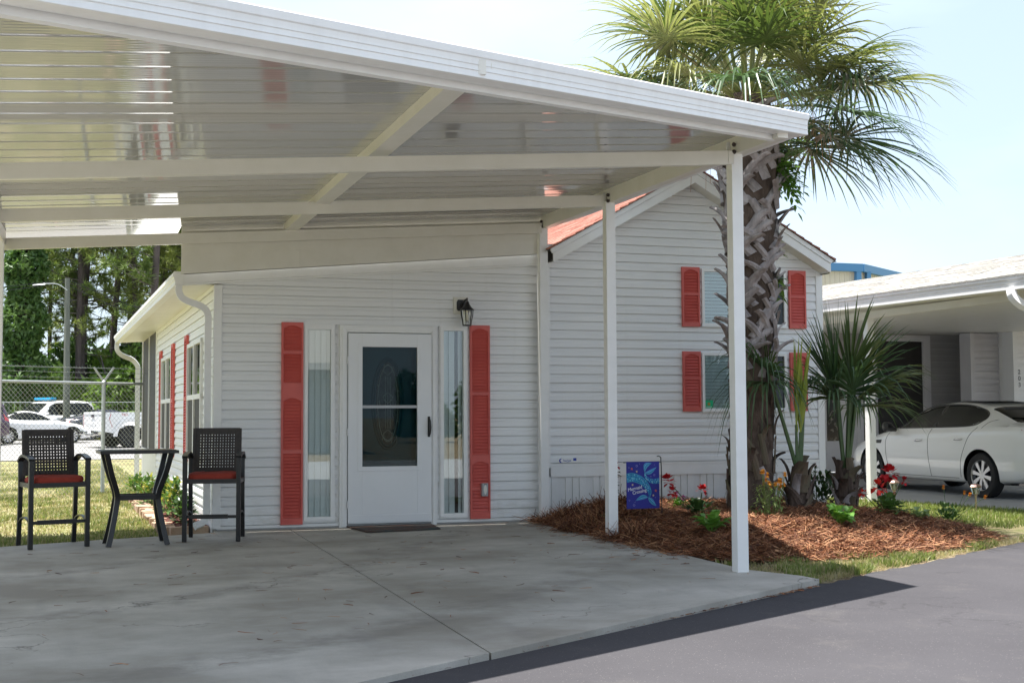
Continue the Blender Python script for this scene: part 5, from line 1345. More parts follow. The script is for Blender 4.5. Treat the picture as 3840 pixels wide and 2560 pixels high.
# ================================================================== next plot: carport, house, sedan
nc = thing('neighbour_carport', (10.75, 16.06, -.03), 'white carport with pale shingle roof and white fascia next door, sheltering the white sedan', 'carport')
mb = MB(); Y0, Y1 = 10.9, 24.5
def ez(y): return 2.684 + .0137*(y-12.35)
ns = 15
rr = random.Random(12)
for i in range(ns):
    xa, xb = 12.65-2.28*(i+1.05)/ns, 12.65-2.28*i/ns
    y = Y0
    while y < Y1:
        wd = rr.uniform(.2, .4); y2 = min(Y1, y+wd)
        z = lambda xx, yy, o: ez(yy)+.175+.26*(xx-10.37)+o
        up = rr.uniform(.004, .012)
        mb.add([(xa, y, z(xa, y, up)), (xb, y, z(xb, y, 0)), (xb, y2-.004, z(xb, y2, 0)), (xa, y2-.004, z(xa, y2, up)), (xa, y, z(xa, y, -.012)), (xa, y2-.004, z(xa, y2, -.012))], [(0, 1, 2, 3), (4, 0, 3, 5)]); y = y2
mb.add([(12.65, Y0, ez(Y0)+.77), (15.0, Y0, ez(Y0)+.2), (15.0, Y1, ez(Y1)+.2), (12.65, Y1, ez(Y1)+.77)], [(0, 1, 2, 3)])
mb.build('shingle_roof', m_shingle_w, nc)
mb = MB()
pf = [(0, 0), (-.012, .004), (-.012, .075), (-.018, .08), (-.012, .085), (-.012, .12), (-.03, .125), (-.03, .172), (0, .172)]
mb.add([(10.40+a, y, ez(y)+b) for y in (Y0, Y1) for a, b in pf], [(i, (i+1) % 9, (i+1) % 9+9, i+9) for i in range(9)] + [tuple(range(8, -1, -1)), tuple(range(9, 18))])
mb.box(10.40, 10.5, Y0-.02, Y0, 2.66, 2.9); mb.build('fascia', m_white, nc)
mb = MB(); mb.add([(10.40, Y0, ez(Y0)+.006), (10.40, Y1, ez(Y1)+.006), (19.5, Y1, 2.86), (19.5, Y0, 2.86)], [(0, 1, 2, 3)])
mb.box(10.70, 10.80, Y0+.1, 22, 2.60, 2.70); mb.build('ceiling', m_offwhite, nc)
for (px, py) in ((10.75, 16.06), (10.75, 11.6)):
    mb = MB(); mb.box(px-.055, px+.055, py-.055, py+.055, -.05, 2.62); mb.build('post', m_white, nc, bevel=.005)
mb = MB(); mb.tube(arc([(10.38, 12.55, 2.70), (10.38, 12.52, 2.60), (10.48, 12.48, 2.50), (10.62, 12.45, 2.44), (10.72, 12.45, 2.32), (10.72, 12.45, 2.2)], 4), .06, 4); mb.build('downspout', m_white, nc)

nh = thing('neighbour_house', (15.8, 22.0, -.03), 'grey sided house next door with dark porch screen and glazed white door behind the sedan', 'house')
m_gsid = mat('grey vinyl siding', (.40, .39, .395), .5, (.37, .36, .365), 3.0); m_gsid2 = mat('pale grey siding', (.62, .61, .63), .5, (.58, .57, .59), 3.0)
mb = MB(); siding(mb, (0, 22.0, 0), (1, 0, 0), (0, -1, 0), -.03, 22, lambda z: 11.9, lambda z: 19.5, [(13.55, 14.80, -.1, 2.25), (14.86, 16.0, .25, 2.72)], ztop=2.86, h=.13); mb.build('rear_wall', m_gsid, nh)
mb = MB(); mb.box(14.86, 16.0, 22.02, 22.05, .2, 2.75, 0); mb.box(14.80, 14.88, 21.96, 22.06, 0, 2.8, 1); mb.box(15.98, 16.14, 21.96, 22.06, 0, 2.8, 1); mb.box(14.80, 16.14, 21.965, 22.06, 2.68, 2.80, 1); mb.box(14.80, 16.14, 21.965, 22.06, .0, .25, 1)
mb.build('porch_screen', [m_screen, m_gsid2], nh)
mb = MB()
for a, b in ((13.50, 13.62), (14.38, 14.50), (14.72, 14.82)): mb.box(a, b, 21.94, 22.05, .08, 2.28)
mb.box(13.50, 14.82, 21.945, 22.05, 2.18, 2.28); mb.box(13.62, 14.72, 21.95, 22.05, .10, .70); mb.box(13.62, 13.70, 21.95, 22.05, .7, 2.18); mb.box(14.02, 14.38, 21.95, 22.05, .7, 2.18); mb.box(14.50, 14.54, 21.95, 22.05, .7, 2.18)
dn = mb.build('glazed_door', m_gsid2, nh)
mb = MB(); mb.box(13.70, 14.02, 21.99, 22.0, .7, 2.18); mb.box(14.54, 14.72, 21.99, 22.0, .7, 2.18); mb.build('leaded_glass', mat('leaded glass', (.03, .03, .03), .1, (.45, .42, .36), 9.0, vrange=(.55, .72)), dn)
mb = MB(); mb.lathe([(0, -.05), (.03, -.045), (.03, -.02), (.012, -.01), (.012, 0)], (14.30, 21.95, 1.02), 10, 'y'); mb.build('door_knob', m_brass, dn)
mb = MB(); mb.box(13.4, 14.9, 21.6, 22.0, -.05, .08); mb.build('door_step', mat('brown timber step', (.10, .06, .045), .8), nh)
mb = MB(); siding(mb, (0, 21.0, 0), (1, 0, 0), (0, -1, 0), -.03, 22, lambda z: 16.40, lambda z: 17.52, ztop=2.80, h=.13); mb.box(16.34, 16.42, 20.97, 21.3, -.03, 2.8); mb.build('bay_wall', m_gsid2, nh)
mb = MB(); mb.tube([(17.05, 20.93, 2.8), (17.05, 20.93, -.03)], .05, 4); mb.build('downspout', m_white, nh)
mb = MB(); siding(mb, (0, 20.6, 0), (1, 0, 0), (0, -1, 0), -.03, 22, lambda z: 17.10, lambda z: 21, ztop=2.85, h=.13); mb.box(17.02, 17.11, 20.575, 22.0, -.03, 2.85); mb.build('front_wall', m_siding, nh)
for i, ch in enumerate('203'): text('house_number', ch, .125, (17.125, 20.58, 1.985-.125*i), (pi/2, 0, 0), m_black, nh)

# ------------------------------------------------------------------ cars: a lofted shell cut into paint, glass and wheels
m_carw = mat('white car paint', (.80, .80, .79), .22, coat=.8, world=False); m_cglass = mat('tinted car glass', (.006, .008, .008), .02, spec=.3, world=False)
m_tyre = mat('tyre rubber', (.013, .013, .014), .75, world=False); m_rim = mat('alloy rim', (.62, .62, .63), .28, metallic=.85, world=False)
m_tail = mat('red tail lamp', (.42, .008, .010), .15, coat=1.0, world=False); m_seam = mat('panel seam', (.06, .06, .06), .7, world=False); m_chrome = mat('chrome', (.75, .75, .75), .12, metallic=1.0, world=False)
m_cdark = mat('dark blue grey car paint', (.025, .028, .04), .2, coat=.8, world=False); m_cplum = mat('dark plum car paint', (.05, .02, .05), .2, coat=.8, world=False)
def in_poly(px, pz, poly):
    c = False; n = len(poly)
    for i in range(n):
        (x1, z1), (x2, z2) = poly[i], poly[(i+1) % n]
        if (z1 > pz) != (z2 > pz) and px < (x2-x1)*(pz-z1)/(z2-z1)+x1: c = not c
    return c
def smooth_fn(pts, k=.10):
    xs = np.linspace(pts[0][0], pts[-1][0], 400); ys = np.interp(xs, [p[0] for p in pts], [p[1] for p in pts])
    n = max(1, int(k/((xs[-1]-xs[0])/400))); ker = np.hanning(2*n+3)[1:-1]; ker /= ker.sum()
    yp = np.pad(ys, (len(ker)//2, len(ker)//2), mode='edge'); ys2 = np.convolve(yp, ker, 'valid')[:400]
    return lambda x: float(np.interp(x, xs, ys2))
def car(name, loc, rz, label, cat, S, paint, nx_=110, group=None):
    """S: dict L, zt, zb, hw, bot, hr profiles from front (x=0) to rear; dlo side glass polygon; ws, rw front and rear screens; axles, wheel radius"""
    t = thing(name, loc, label, cat, group, rz, local=True)
    L = S['L']; zt = smooth_fn(S['zt'], .12); zb = smooth_fn(S['zb'], .2); hw = smooth_fn(S['hw'], .12); bt_ = smooth_fn(S['bot'], .08); hr = smooth_fn(S['hr'], .25)
    def sec(x):
        T, B, W_, O, R_ = zt(x), zb(x), hw(x), bt_(x), hr(x)
        B = min(B, T-.03); W2 = min(R_, W_-.02)
        mz = O+(B-O)*.45
        pts = [(W_*.55, O-.01), (W_-.06, O), (W_-.030, O+.09), (W_-.004, mz), (W_-.006, B-.125), (W_-.030, B-.045), (W_-.078, B+.012)]
        if T-B > .12:
            e = T-.075; pts += [(W_-.075+(W2-W_+.075)*.5-.0+.02, B+(e-B)*.5), (W2, e), (W2-.07, T-.025), (W2-.22, T-.004), (W2*.4, T), (0, T+.006)]
        else:
            pts += [(W_-.14, B+(T-B)*.45), (W_-.22, B+(T-B)*.62), (W_-.34, B+(T-B)*.8), (W_*.5, B+(T-B)*.93), (W_*.25, T), (0, T+.004)]
        return pts
    sub = [2, 3, 5, 7, 6, 4, 12, 10, 4, 4, 4, 3]
    rows, xs = [], np.concatenate([np.linspace(0, .25, 9)[:-1], np.linspace(.25, L-.25, nx_), np.linspace(L-.25, L, 9)[1:]])
    for x in xs:
        p = sec(x); r_ = []
        for (a, b), s in zip(zip(p[:-1], p[1:]), sub):
            for j in range(s): u = j/s; r_.append((a[0]+(b[0]-a[0])*u, a[1]+(b[1]-a[1])*u))
        r_.append(p[-1]); rows.append(r_)
    nv = len(rows[0]); A = np.array(rows)         # (nx, nv, 2)
    for _ in range(2): A[:, 1:-1] = .5*A[:, 1:-1]+.25*(A[:, :-2]+A[:, 2:])
    cum = np.cumsum([0]+sub); bI, rI = cum[6], cum[8]
    wr = S['wr']; ar = wr+S.get('gap', .055)
    X_ = np.repeat(xs[:, None], nv, 1).copy(); Zc = A[:, :, 1]
    for wx in S['axles']:       # pull vertices onto the arch circle
        dx, dz = X_-wx, Zc-wr; d = np.hypot(dx, dz); m = (np.abs(d-ar) < .028) & (np.arange(nv)[None, :] < bI) & (np.arange(nv)[None, :] > 1)
        k = np.where(m, ar/np.maximum(d, 1e-6), 1.0); X_ = np.where(m, wx+dx*k, X_); Zc = np.where(m, wr+dz*k, Zc)
    A[:, :, 1] = Zc
    body, glass = MB(), MB()
    def flush(sgn):
        vs = [(L/2-X_[i, j], sgn*A[i, j, 0], A[i, j, 1]) for i in range(len(xs)) for j in range(nv)]
        fb, fg_ = [], []
        for i in range(len(xs)-1):
            for j in range(nv-1):
                cx = X_[i:i+2, j:j+2].mean(); cz = A[i:i+2, j:j+2, 1].mean()
                if j < bI and any(np.hypot(cx-wx, cz-wr) < ar-.006 and cz < wr+ar for wx in S['axles']): continue
                f = (i*nv+j, i*nv+j+1, (i+1)*nv+j+1, (i+1)*nv+j)
                if sgn > 0: f = f[::-1]
                g_ = False
                if j >= bI-1 and j < rI+2 and any(in_poly(cx, cz, q) for q in S['dlo']): g_ = True
                if j >= rI+2 and any(a < cx < b for a, b in S['screens']): g_ = True
                (fg_ if g_ else fb).append(f)
        body.add(vs, fb); glass.add(vs, fg_)
    flush(1); flush(-1)
    for xe, i in ((0, 0), (L, len(xs)-1)):       # close the two ends
        ring = [(L/2-xe, A[i, j, 0], A[i, j, 1]) for j in range(nv)] + [(L/2-xe, -A[i, j, 0], A[i, j, 1]) for j in range(nv-2, -1, -1)]
        body.add(ring, [tuple(range(len(ring))) if i == 0 else tuple(range(len(ring)-1, -1, -1))])
    bo = body.build('body', paint, t, smooth=True); glass.build('windows', m_cglass, t, smooth=True)
    ub = MB(); ub.box(-L/2+.35, L/2-.35, -hw(L/2)*.72, hw(L/2)*.72, .20, .70); ub.build('underbody', m_cdark if paint is not m_cdark else m_tyre, t)
    for wx in S['axles']:
        for sg in (-1, 1):
            y = sg*(hw(wx)-.03); x = L/2-wx
            ty = MB(); w_ = .20
            ty.lathe([(wr*.68, -sg*.0), (wr*.72, sg*.008), (wr*.95, sg*.004), (wr, -sg*.03), (wr, -sg*(w_-.03)), (wr*.9, -sg*w_), (wr*.5, -sg*w_)], (x, y, wr), 32, 'y')
            wo = MB(); wo.lathe([(0, -sg*.02), (wr*.14, -sg*.015), (wr*.16, -sg*.03)], (x, y, wr), 24, 'y'); wo.lathe([(wr*.66, -sg*.075), (wr*.66, -sg*.012), (wr*.70, -sg*.002), (wr*.72, -sg*.012)], (x, y, wr), 32, 'y')
            nsp = S.get('spokes', 8)
            for q in range(nsp):
                a = 2*pi*q/nsp+.2; d = Vector((cos(a), 0, sin(a))); tv = Vector((-sin(a), 0, cos(a)))
                c = Vector((x, y-sg*.03, wr)); r0, r1 = wr*.12, wr*.67
                q_ = [c+d*r0+tv*wr*.05, c+d*r0-tv*wr*.05, c+d*r1-tv*wr*.10, c+d*r1+tv*wr*.10]
                wo.ext(q_, (0, sg*.014, 0))
            bk_ = MB(); bk_.lathe([(0, -sg*.09), (wr*.66, -sg*.09)], (x, y, wr), 24, 'y')
            wh = bk_.build('wheel', m_cdark if paint is not m_cdark else m_tyre, t); ty.build('tyre', m_tyre, wh, smooth=True); wo.build('rim', m_rim, wh)
    def side_y(x, z):
        i = int(np.argmin(np.abs(xs-x))); q = rI+1 if z > A[i, bI, 1] else bI+1; return float(np.interp(z, A[i, :q, 1], A[i, :q, 0]))
    sm = MB()
    for pl_ in S.get('seams', []):
        for sg in (-1, 1):
            P = arc([(px, 0, pz) for px, pz in pl_], 8) if len(pl_) > 2 else [Vector((pl_[0][0], 0, pl_[0][1])).lerp(Vector((pl_[1][0], 0, pl_[1][1])), u/10) for u in range(11)]
            sm.tube([(L/2-p.x, sg*(side_y(p.x, p.z)+.0005), p.z) for p in P], .0045, 4)
    if S.get('seams'): sm.build('panel_seams', m_seam, t)
    if S.get('trim'):
        tr = MB()
        for q in S['dlo']:
            for sg in (-1, 1):
                P = arc([(px, 0, pz) for px, pz in q+q[:1]], 6)
                tr.tube([(L/2-p.x, sg*(side_y(p.x, p.z)+.001), p.z) for p in P], .011, 5)
        tr.build('window_trim', m_black, t)
    for hx, hz in S.get('handles', []):
        for sg in (-1, 1):
            h_ = MB(); y = sg*(side_y(hx, hz)+.018); h_.tube([(L/2-hx+.10, y-sg*.012, hz-.006), (L/2-hx+.06, y, hz), (L/2-hx-.06, y, hz+.006), (L/2-hx-.10, y-sg*.012, hz+.008)], [.010, .016, .016, .010], 8); h_.build('door_handle', m_chrome if S.get('trim') else paint, t, smooth=True)
    if 'mirror' in S:
        mx, mz = S['mirror']
        for sg in (-1, 1):
            m_ = MB(); y0 = sg*(hw(mx)-.06)
            m_.tube([(L/2-mx, y0, mz-.03), (L/2-mx-.02, y0+sg*.08, mz-.01), (L/2-mx-.02, y0+sg*.13, mz+.02), (L/2-mx-.03, y0+sg*.22, mz+.03), (L/2-mx-.03, y0+sg*.26, mz+.03)], [.03, .05, .075, .08, .035], 12); m_.build('wing_mirror', S.get('mirror_mat', paint), t, smooth=True)
    for poly, mm, nm in S.get('decals', []):     # lamps and trims laid on the side, [(x,z)] from the front, sunk into the shell
        for sg in (-1, 1):
            d_ = MB(); pts = [(L/2-px, sg*(side_y(px, pz)+.006), pz) for px, pz in poly]; n = len(pts)
            c = Vector((sum(p[0] for p in pts)/n, sum(p[1] for p in pts)/n, sum(p[2] for p in pts)/n)); d_.add(pts+[tuple(c+Vector((0, sg*.006, 0)))], [(i, (i+1) % n, n) for i in range(n)]); d_.build(nm, mm, t)
    return t
SEDAN = dict(trim=True, L=4.84, wr=.335, axles=(.93, 3.725), spokes=8,
    zt=[(0, .62), (.06, .70), (.35, .82), (.8, .925), (1.30, 1.02), (1.95, 1.325), (2.35, 1.425), (2.75, 1.455), (3.2, 1.44), (3.7, 1.345), (4.2, 1.17), (4.45, 1.105), (4.7, 1.085), (4.80, 1.04), (4.84, .95)],
    zb=[(0, .58), (.5, .76), (1.3, .94), (2.4, .985), (3.7, 1.035), (4.5, 1.05), (4.84, .90)],
    hw=[(0, .60), (.08, .72), (.35, .84), (.9, .905), (2.4, .915), (3.9, .91), (4.45, .87), (4.72, .79), (4.84, .70)],
    bot=[(0, .24), (.35, .17), (1.0, .20), (3.7, .20), (4.4, .24), (4.84, .36)], hr=[(0, .5), (1.3, .70), (2.0, .62), (2.8, .585), (3.6, .57), (4.3, .62), (4.84, .55)],
    dlo=[[(1.50, 1.015), (1.98, 1.27), (2.35, 1.375), (2.75, 1.395), (3.20, 1.375), (3.55, 1.29), (3.66, 1.21), (3.63, 1.14), (3.40, 1.065), (2.4, 1.035)]],
    screens=[(1.36, 2.02), (3.62, 4.30)], seams=[[(1.42, .98), (1.36, .75), (1.40, .45), (1.50, .27)], [(2.52, 1.02), (2.50, .70), (2.55, .28)], [(3.62, 1.05), (3.45, .85), (3.30, .55), (3.27, .29)], [(1.5, .275), (3.22, .275)], [(3.72, 1.03), (3.78, 1.12), (3.9, 1.16)]],
    handles=[(2.27, .83), (3.26, .86)], mirror=(1.58, 1.02), mirror_mat=m_black,
    decals=[([(4.52, 1.02), (4.815, 1.0), (4.82, .84), (4.70, .87)], m_tail, 'tail_lamp'), ([(2.50, 1.04), (2.60, 1.04), (2.66, 1.375), (2.58, 1.37)], m_black, 'door_pillar'), ([(1.02, .82), (1.26, .83), (1.24, .77), (1.06, .77)], m_black, 'fender_vent')])
sed = car('sedan', (13.47, 17.30, -.03), radians(90), 'white four door sedan with multi spoke alloys parked under the neighbouring carport', 'car', SEDAN, m_carw, 190)
mb = MB(); mb.add([(.60, -.52, 1.462), (.60, .52, 1.462), (-1.0, .50, 1.440), (-1.0, -.50, 1.440), (-.2, -.50, 1.472), (-.2, .50, 1.472)], [(0, 1, 5, 4), (4, 5, 2, 3)]); mb.build('sunroof', m_cglass, sed)
mb = MB(); mb.tube([(-1.55, -.62, 1.325), (-1.62, 0, 1.335), (-1.55, .62, 1.325)], .02, 6); mb.build('rear_spoiler', m_black, sed)

# ================================================================== chain link fence
FL = lambda x: Vector((x, 22.45+.70*x, -.05)); FX_A, FX_B = -7.0, .84
fdv = (FL(1)-FL(0)).normalized()
cf = thing('chain_link_fence', FL(.2), 'galvanised chain link fence with Y arms and three barbed wire strands along the lawn', 'fence')
for x in (-5.2, -2.5, .2):
    p = FL(x); mb = MB(); mb.tube([p, p+Vector((0, 0, 1.86))], .034, 12); mb.lathe([(.04, 1.84), (.04, 1.88), (.02, 1.90), (0, 1.9)], p, 12); po = mb.build('post', m_galv, cf, smooth=True)
    for sg in (-1, 1): mb = MB(); mb.bar(p+Vector((0, 0, 1.88)), p+Vector((sg*.16*1.0, sg*.03, 2.12)), .030, .030); mb.build('barb_arm', m_galv, po)
mb = MB(); mb.tube([FL(FX_A)+Vector((0, 0, 1.855)), FL(FX_B)+Vector((0, 0, 1.855))], .024, 8); mb.build('top_rail', m_galv, cf, smooth=True)
mb = MB(); H_ = 1.82; LN = (FL(FX_B)-FL(FX_A)).length; step = .082; nn = int((LN+H_)/step); fnv = Vector((-fdv.y, fdv.x, 0))
for i in range(nn):
    for sg, off in ((1, .003), (-1, -.003)):
        s0 = i*step-H_*0.0; s = i*step
        # diagonal from (s, 0) to (s-H, H): clip to the panel
        a0, a1 = max(0, s-LN), min(H_, s)
        if a1 <= a0: continue
        f = lambda a: (FL(FX_A) + fdv*((s-a) if sg > 0 else (LN-(s-a))) + fnv*off + Vector((0, 0, .03+a)))
        mb.tube([f(a0), f(a1)], .0030, 3, cap=False)
mb.build('chain_link_mesh', m_galv, cf)
for k, (dz, off) in enumerate(((2.11, .15), (2.03, .10), (1.945, .05))):
    for sg in ((1,) if k else (1, -1)):
        mb = MB(); a, b = FL(FX_A)+Vector((sg*off, 0, dz)), FL(FX_B)+Vector((sg*off, 0, dz)); n = 60
        mb.tube([a.lerp(b, i/n)+Vector((0, 0, -.012*sin(pi*((i/n*3.2) % 1)))) for i in range(n+1)], .0035, 4)
        for i in range(0, 90): p = a.lerp(b, i/90); mb.bar(p+Vector((-.012, 0, .014)), p+Vector((.012, 0, -.014)), .003, .003)
        mb.build('barbed_wire', m_galv, cf)

# ================================================================== cars behind the fence
COUPE = dict(L=4.6, wr=.34, axles=(.95, 3.62), spokes=10, zt=[(0, .60), (.1, .70), (.6, .84), (1.4, .97), (2.05, 1.28), (2.5, 1.385), (2.9, 1.40), (3.4, 1.31), (4.0, 1.10), (4.3, 1.04), (4.52, 1.03), (4.6, .9)],
    zb=[(0, .56), (.5, .72), (1.4, .91), (3.0, .95), (4.0, 1.0), (4.6, .88)], hw=[(0, .6), (.1, .72), (.4, .84), (1, .895), (3.6, .90), (4.2, .85), (4.5, .75), (4.6, .66)],
    bot=[(0, .26), (.4, .18), (4.0, .2), (4.6, .38)], hr=[(0, .5), (1.4, .66), (2.3, .56), (3.2, .54), (4.0, .58), (4.6, .5)],
    dlo=[[(1.75, .99), (2.2, 1.23), (2.6, 1.325), (3.0, 1.335), (3.4, 1.25), (3.62, 1.12), (3.5, 1.04), (3.0, 1.0)]], screens=[(1.5, 2.1), (3.2, 4.0)], seams=[[(1.5, .9), (1.48, .6), (1.6, .28)], [(3.0, .98), (2.95, .6), (2.85, .28)]],
    handles=[(2.8, .82)], mirror=(1.75, 1.0), decals=[([(4.18, .99), (4.5, .97), (4.56, .83), (4.40, .80)], m_tail, 'tail_lamp')])
SUV = dict(L=5.0, wr=.39, axles=(1.0, 3.9), spokes=6, zt=[(0, .85), (.1, 1.0), (.7, 1.10), (1.5, 1.20), (2.1, 1.72), (2.5, 1.86), (3.5, 1.90), (4.5, 1.86), (4.85, 1.70), (5.0, 1.2)],
    zb=[(0, .8), (.6, .98), (1.5, 1.12), (4.6, 1.16), (5.0, 1.0)], hw=[(0, .7), (.1, .85), (.4, .95), (1, .98), (4.4, .98), (4.85, .93), (5.0, .86)], bot=[(0, .35), (.4, .28), (4.4, .3), (5.0, .45)],
    hr=[(0, .6), (1.5, .8), (2.3, .72), (4.6, .70), (5.0, .7)], dlo=[[(1.95, 1.18), (2.25, 1.62), (2.6, 1.76), (4.5, 1.77), (4.72, 1.6), (4.7, 1.2)]], screens=[(1.55, 2.2), (4.72, 4.98)], mirror=(1.85, 1.2), seams=[[(1.8, 1.1), (1.75, .4)], [(2.9, 1.15), (2.9, .4)]],
    decals=[([(4.75, 1.3), (4.97, 1.28), (4.97, 1.0), (4.8, 1.0)], m_tail, 'tail_lamp'), ([(.1, .98), (.5, 1.0), (.5, .86), (.12, .84)], m_chrome, 'headlamp')])
zl = lambda y: -.03+(y-42)*.0105
car('coupe', (-2.30, 58.5, zl(58.5)), radians(20), 'white two door coupe with red tail lamp parked nearest the left behind the fence', 'car', COUPE, m_carw, 60)
car('police_suv', (-2.15, 65.5, zl(63)), radians(219), 'white police SUV with blue roof light bar behind the coupe', 'car', SUV, m_carw, 50)
psv = [o for o in bpy.data.objects if o.name.startswith('police_suv') and o.parent is None][0]
mb = MB(); mb.box(-.25, .10, -.62, .62, 1.90, 2.02); mb.build('light_bar', mat('blue light bar', (.02, .30, .55), .15, world=False), psv, bevel=.03)
car('white_wagon', (-5.3, 63.5, zl(63)), radians(15), 'white hatchback wagon partly hidden behind the coupe at the left', 'car', dict(SUV, L=4.7, wr=.35, axles=(.95, 3.65), zt=[(0, .75), (.1, .85), (.7, .98), (1.4, 1.06), (2.0, 1.46), (2.5, 1.58), (3.5, 1.60), (4.2, 1.50), (4.55, 1.30), (4.7, 1.0)], zb=[(0, .7), (.6, .85), (1.4, 1.0), (4.3, 1.04), (4.7, .9)], dlo=[[(1.85, 1.05), (2.2, 1.36), (2.6, 1.48), (3.8, 1.47), (4.2, 1.3), (4.1, 1.1)]], hw=[(0, .66), (.1, .78), (.4, .87), (1, .9), (4.1, .9), (4.5, .85), (4.7, .78)], screens=[(1.45, 2.1), (4.2, 4.65)]), m_carw, 50)
car('dark_sedan', (1.0, 63.6, zl(63)), radians(14), 'dark grey sedan with a red tail lamp between coupe and pickup', 'car', dict(COUPE, L=4.75, decals=[([(4.2, 1.0), (4.65, .98), (4.7, .82), (4.3, .80)], m_tail, 'tail_lamp')], zt=[(0, .60), (.1, .72), (.6, .86), (1.4, 1.0), (2.05, 1.33), (2.5, 1.45), (3.1, 1.46), (3.6, 1.36), (4.1, 1.14), (4.45, 1.08), (4.7, 1.06), (4.75, .9)]), m_cdark, 50)
car('dark_suv', (-5.75, 55.5, zl(55.5)), radians(205), 'plum dark SUV at the far left edge, mostly hidden by the carport post', 'car', SUV, m_cplum, 50)
car('grey_suv', (6.3, 67.5, zl(63)), radians(20), 'dark grey SUV mostly hidden behind the white pickup cab', 'car', SUV, m_cdark, 50)
# pickup: bed seen from behind
pk = thing('pickup_truck', (2.88, 52.6, zl(52.6)), 'white crew cab pickup with big black tyres parked at the right behind the fence', 'truck', None, radians(23), local=True)
mb = MB(); hwp = .98
def fl_side(sg):
    n = 14; arcp = [(-1.95+.56*cos(pi-pi*i/n), .44+.56*sin(pi*i/n)) for i in range(n+1)]
    arcf = [(1.72+.56*cos(pi-pi*i/n), .44+.56*sin(pi*i/n)) for i in range(n+1)]
    prof = [(-3.0, .62), (-2.55, .55)] + arcp + [(-1.35, .48), (1.1, .48)] + arcf + [(2.3, .5), (2.85, .6), (2.95, .9), (2.85, 1.16), (1.75, 1.26), (-.55, 1.26), (-.6, 1.36), (-3.0, 1.36), (-3.03, 1.0)]
    mb.ext([(x, sg*hwp, z) for x, z in prof], (0, -sg*.12, 0))
    for cx in (-1.95, 1.72):
        ao = [(cx+.72*cos(pi-pi*i/n), .44+.70*sin(pi*i/n)) for i in range(n+1)]; ai = [(cx+.57*cos(pi*i/n), .44+.57*sin(pi*i/n)) for i in range(n+1)]
        mb.ext([(x, sg*(hwp-.002), z) for x, z in ao+ai], (0, sg*.06, 0))
fl_side(1); fl_side(-1)
mb.box(-2.9, -.6, -.86, .86, .75, .80); mb.box(-.62, -.55, -.86, .86, .8, 1.36); mb.box(1.75, 2.9, -.86, .86, .9, 1.2)
mb.build('body', m_carw, pk)
tg = MB(); tg.box(-3.05, -2.98, -.86, .86, .66, 1.37); tg.box(-3.065, -3.05, -.80, .80, 1.28, 1.34); tgo = tg.build('tailgate', m_carw, pk, bevel=.015)
mb = MB(); mb.box(-3.075, -3.055, -.16, .10, 1.17, 1.27); mb.build('tailgate_handle', m_chrome, tgo)
text('lettering', 'TUNDRA', .20, (-3.056, .62, .86), (pi/2, 0, -pi/2), mat('embossed letters', (.70, .70, .70), .3), tgo, extrude=.006, space=1.25)
mb = MB(); mb.box(-3.22, -2.98, -.95, -.42, .50, .66); mb.box(-3.22, -2.98, .42, .95, .50, .66); mb.box(-3.18, -2.98, -.42, .42, .46, .58); mb.build('bumper', m_chrome, pk, bevel=.03)
mb = MB(); mb.box(-3.19, -3.181, -.15, .15, .54, .68); mb.build('licence_plate', m_white, pk)
for sg in (-1, 1):
    mb = MB(); mb.ext([(-3.05, sg*.865, 1.30), (-2.75, sg*.99, 1.30), (-2.82, sg*.99, 1.1), (-2.70, sg*.99, .80), (-3.05, sg*.865, .76)], (0, -sg*.0, 0.0)); mb.v = mb.v[:5]+[(x, y-sg*.05, z) for x, y, z in mb.v[:5]]; mb.build('tail_lamp', m_tail, pk)
cab = MB(); cs = [(-.62, 1.26), (-.42, 1.86), (-.2, 1.95), (1.0, 1.95), (1.3, 1.88), (1.95, 1.26)]
cab.ext([(x, -.84, z) for x, z in cs], (0, 1.68, 0)); cab.build('cab', m_carw, pk, bevel=.05)
wn = MB(); wn.add([(-.615, -.62, 1.38), (-.615+.0, .62, 1.38), (-.475, .58, 1.78), (-.475, -.58, 1.78)], [(0, 1, 2, 3)]); 
for sg in (-1, 1): wn.add([(-.35, sg*.845, 1.32), (1.6, sg*.845, 1.32), (1.2, sg*.845, 1.84), (-.25, sg*.845, 1.84)], [(0, 1, 2, 3)])
wn.v = [(x-.02 if abs(y) < .7 else x, y, z) for x, y, z in wn.v]; wn.build('windows', m_cglass, pk)
for cx in (-1.95, 1.72):
    for sg in (-1, 1):
        ty = MB(); ty.lathe([(.24, 0), (.30, sg*.01), (.41, 0), (.43, -sg*.05), (.43, -sg*.24), (.38, -sg*.28), (.1, -sg*.28)], (cx, sg*.95, .43), 28, 'y'); w_ = MB(); w_.lathe([(0, -sg*.05), (.24, -sg*.05)], (cx, sg*.95, .43), 20, 'y'); wo = w_.build('wheel', m_black, pk); ty.build('tyre', m_tyre, wo, smooth=True)
        r_ = MB()
        for q in range(6): a = 2*pi*q/6; r_.bar((cx, sg*.93, .43), (cx+.23*cos(a), sg*.93, .43+.23*sin(a)), .03, .07, (0, 1, 0))
        r_.build('rim', m_seam, wo)
for sg in (1, -1): text('lettering', 'TRD', .13, (-2.35 if sg < 0 else -1.95, sg*(hwp+.002), 1.22), (pi/2, 0, 0 if sg < 0 else pi), m_tail, pk, extrude=.002)
mb = MB(); mb.box(-2.9, 2.4, -.6, .6, .40, .78); mb.build('underbody', m_black, pk)

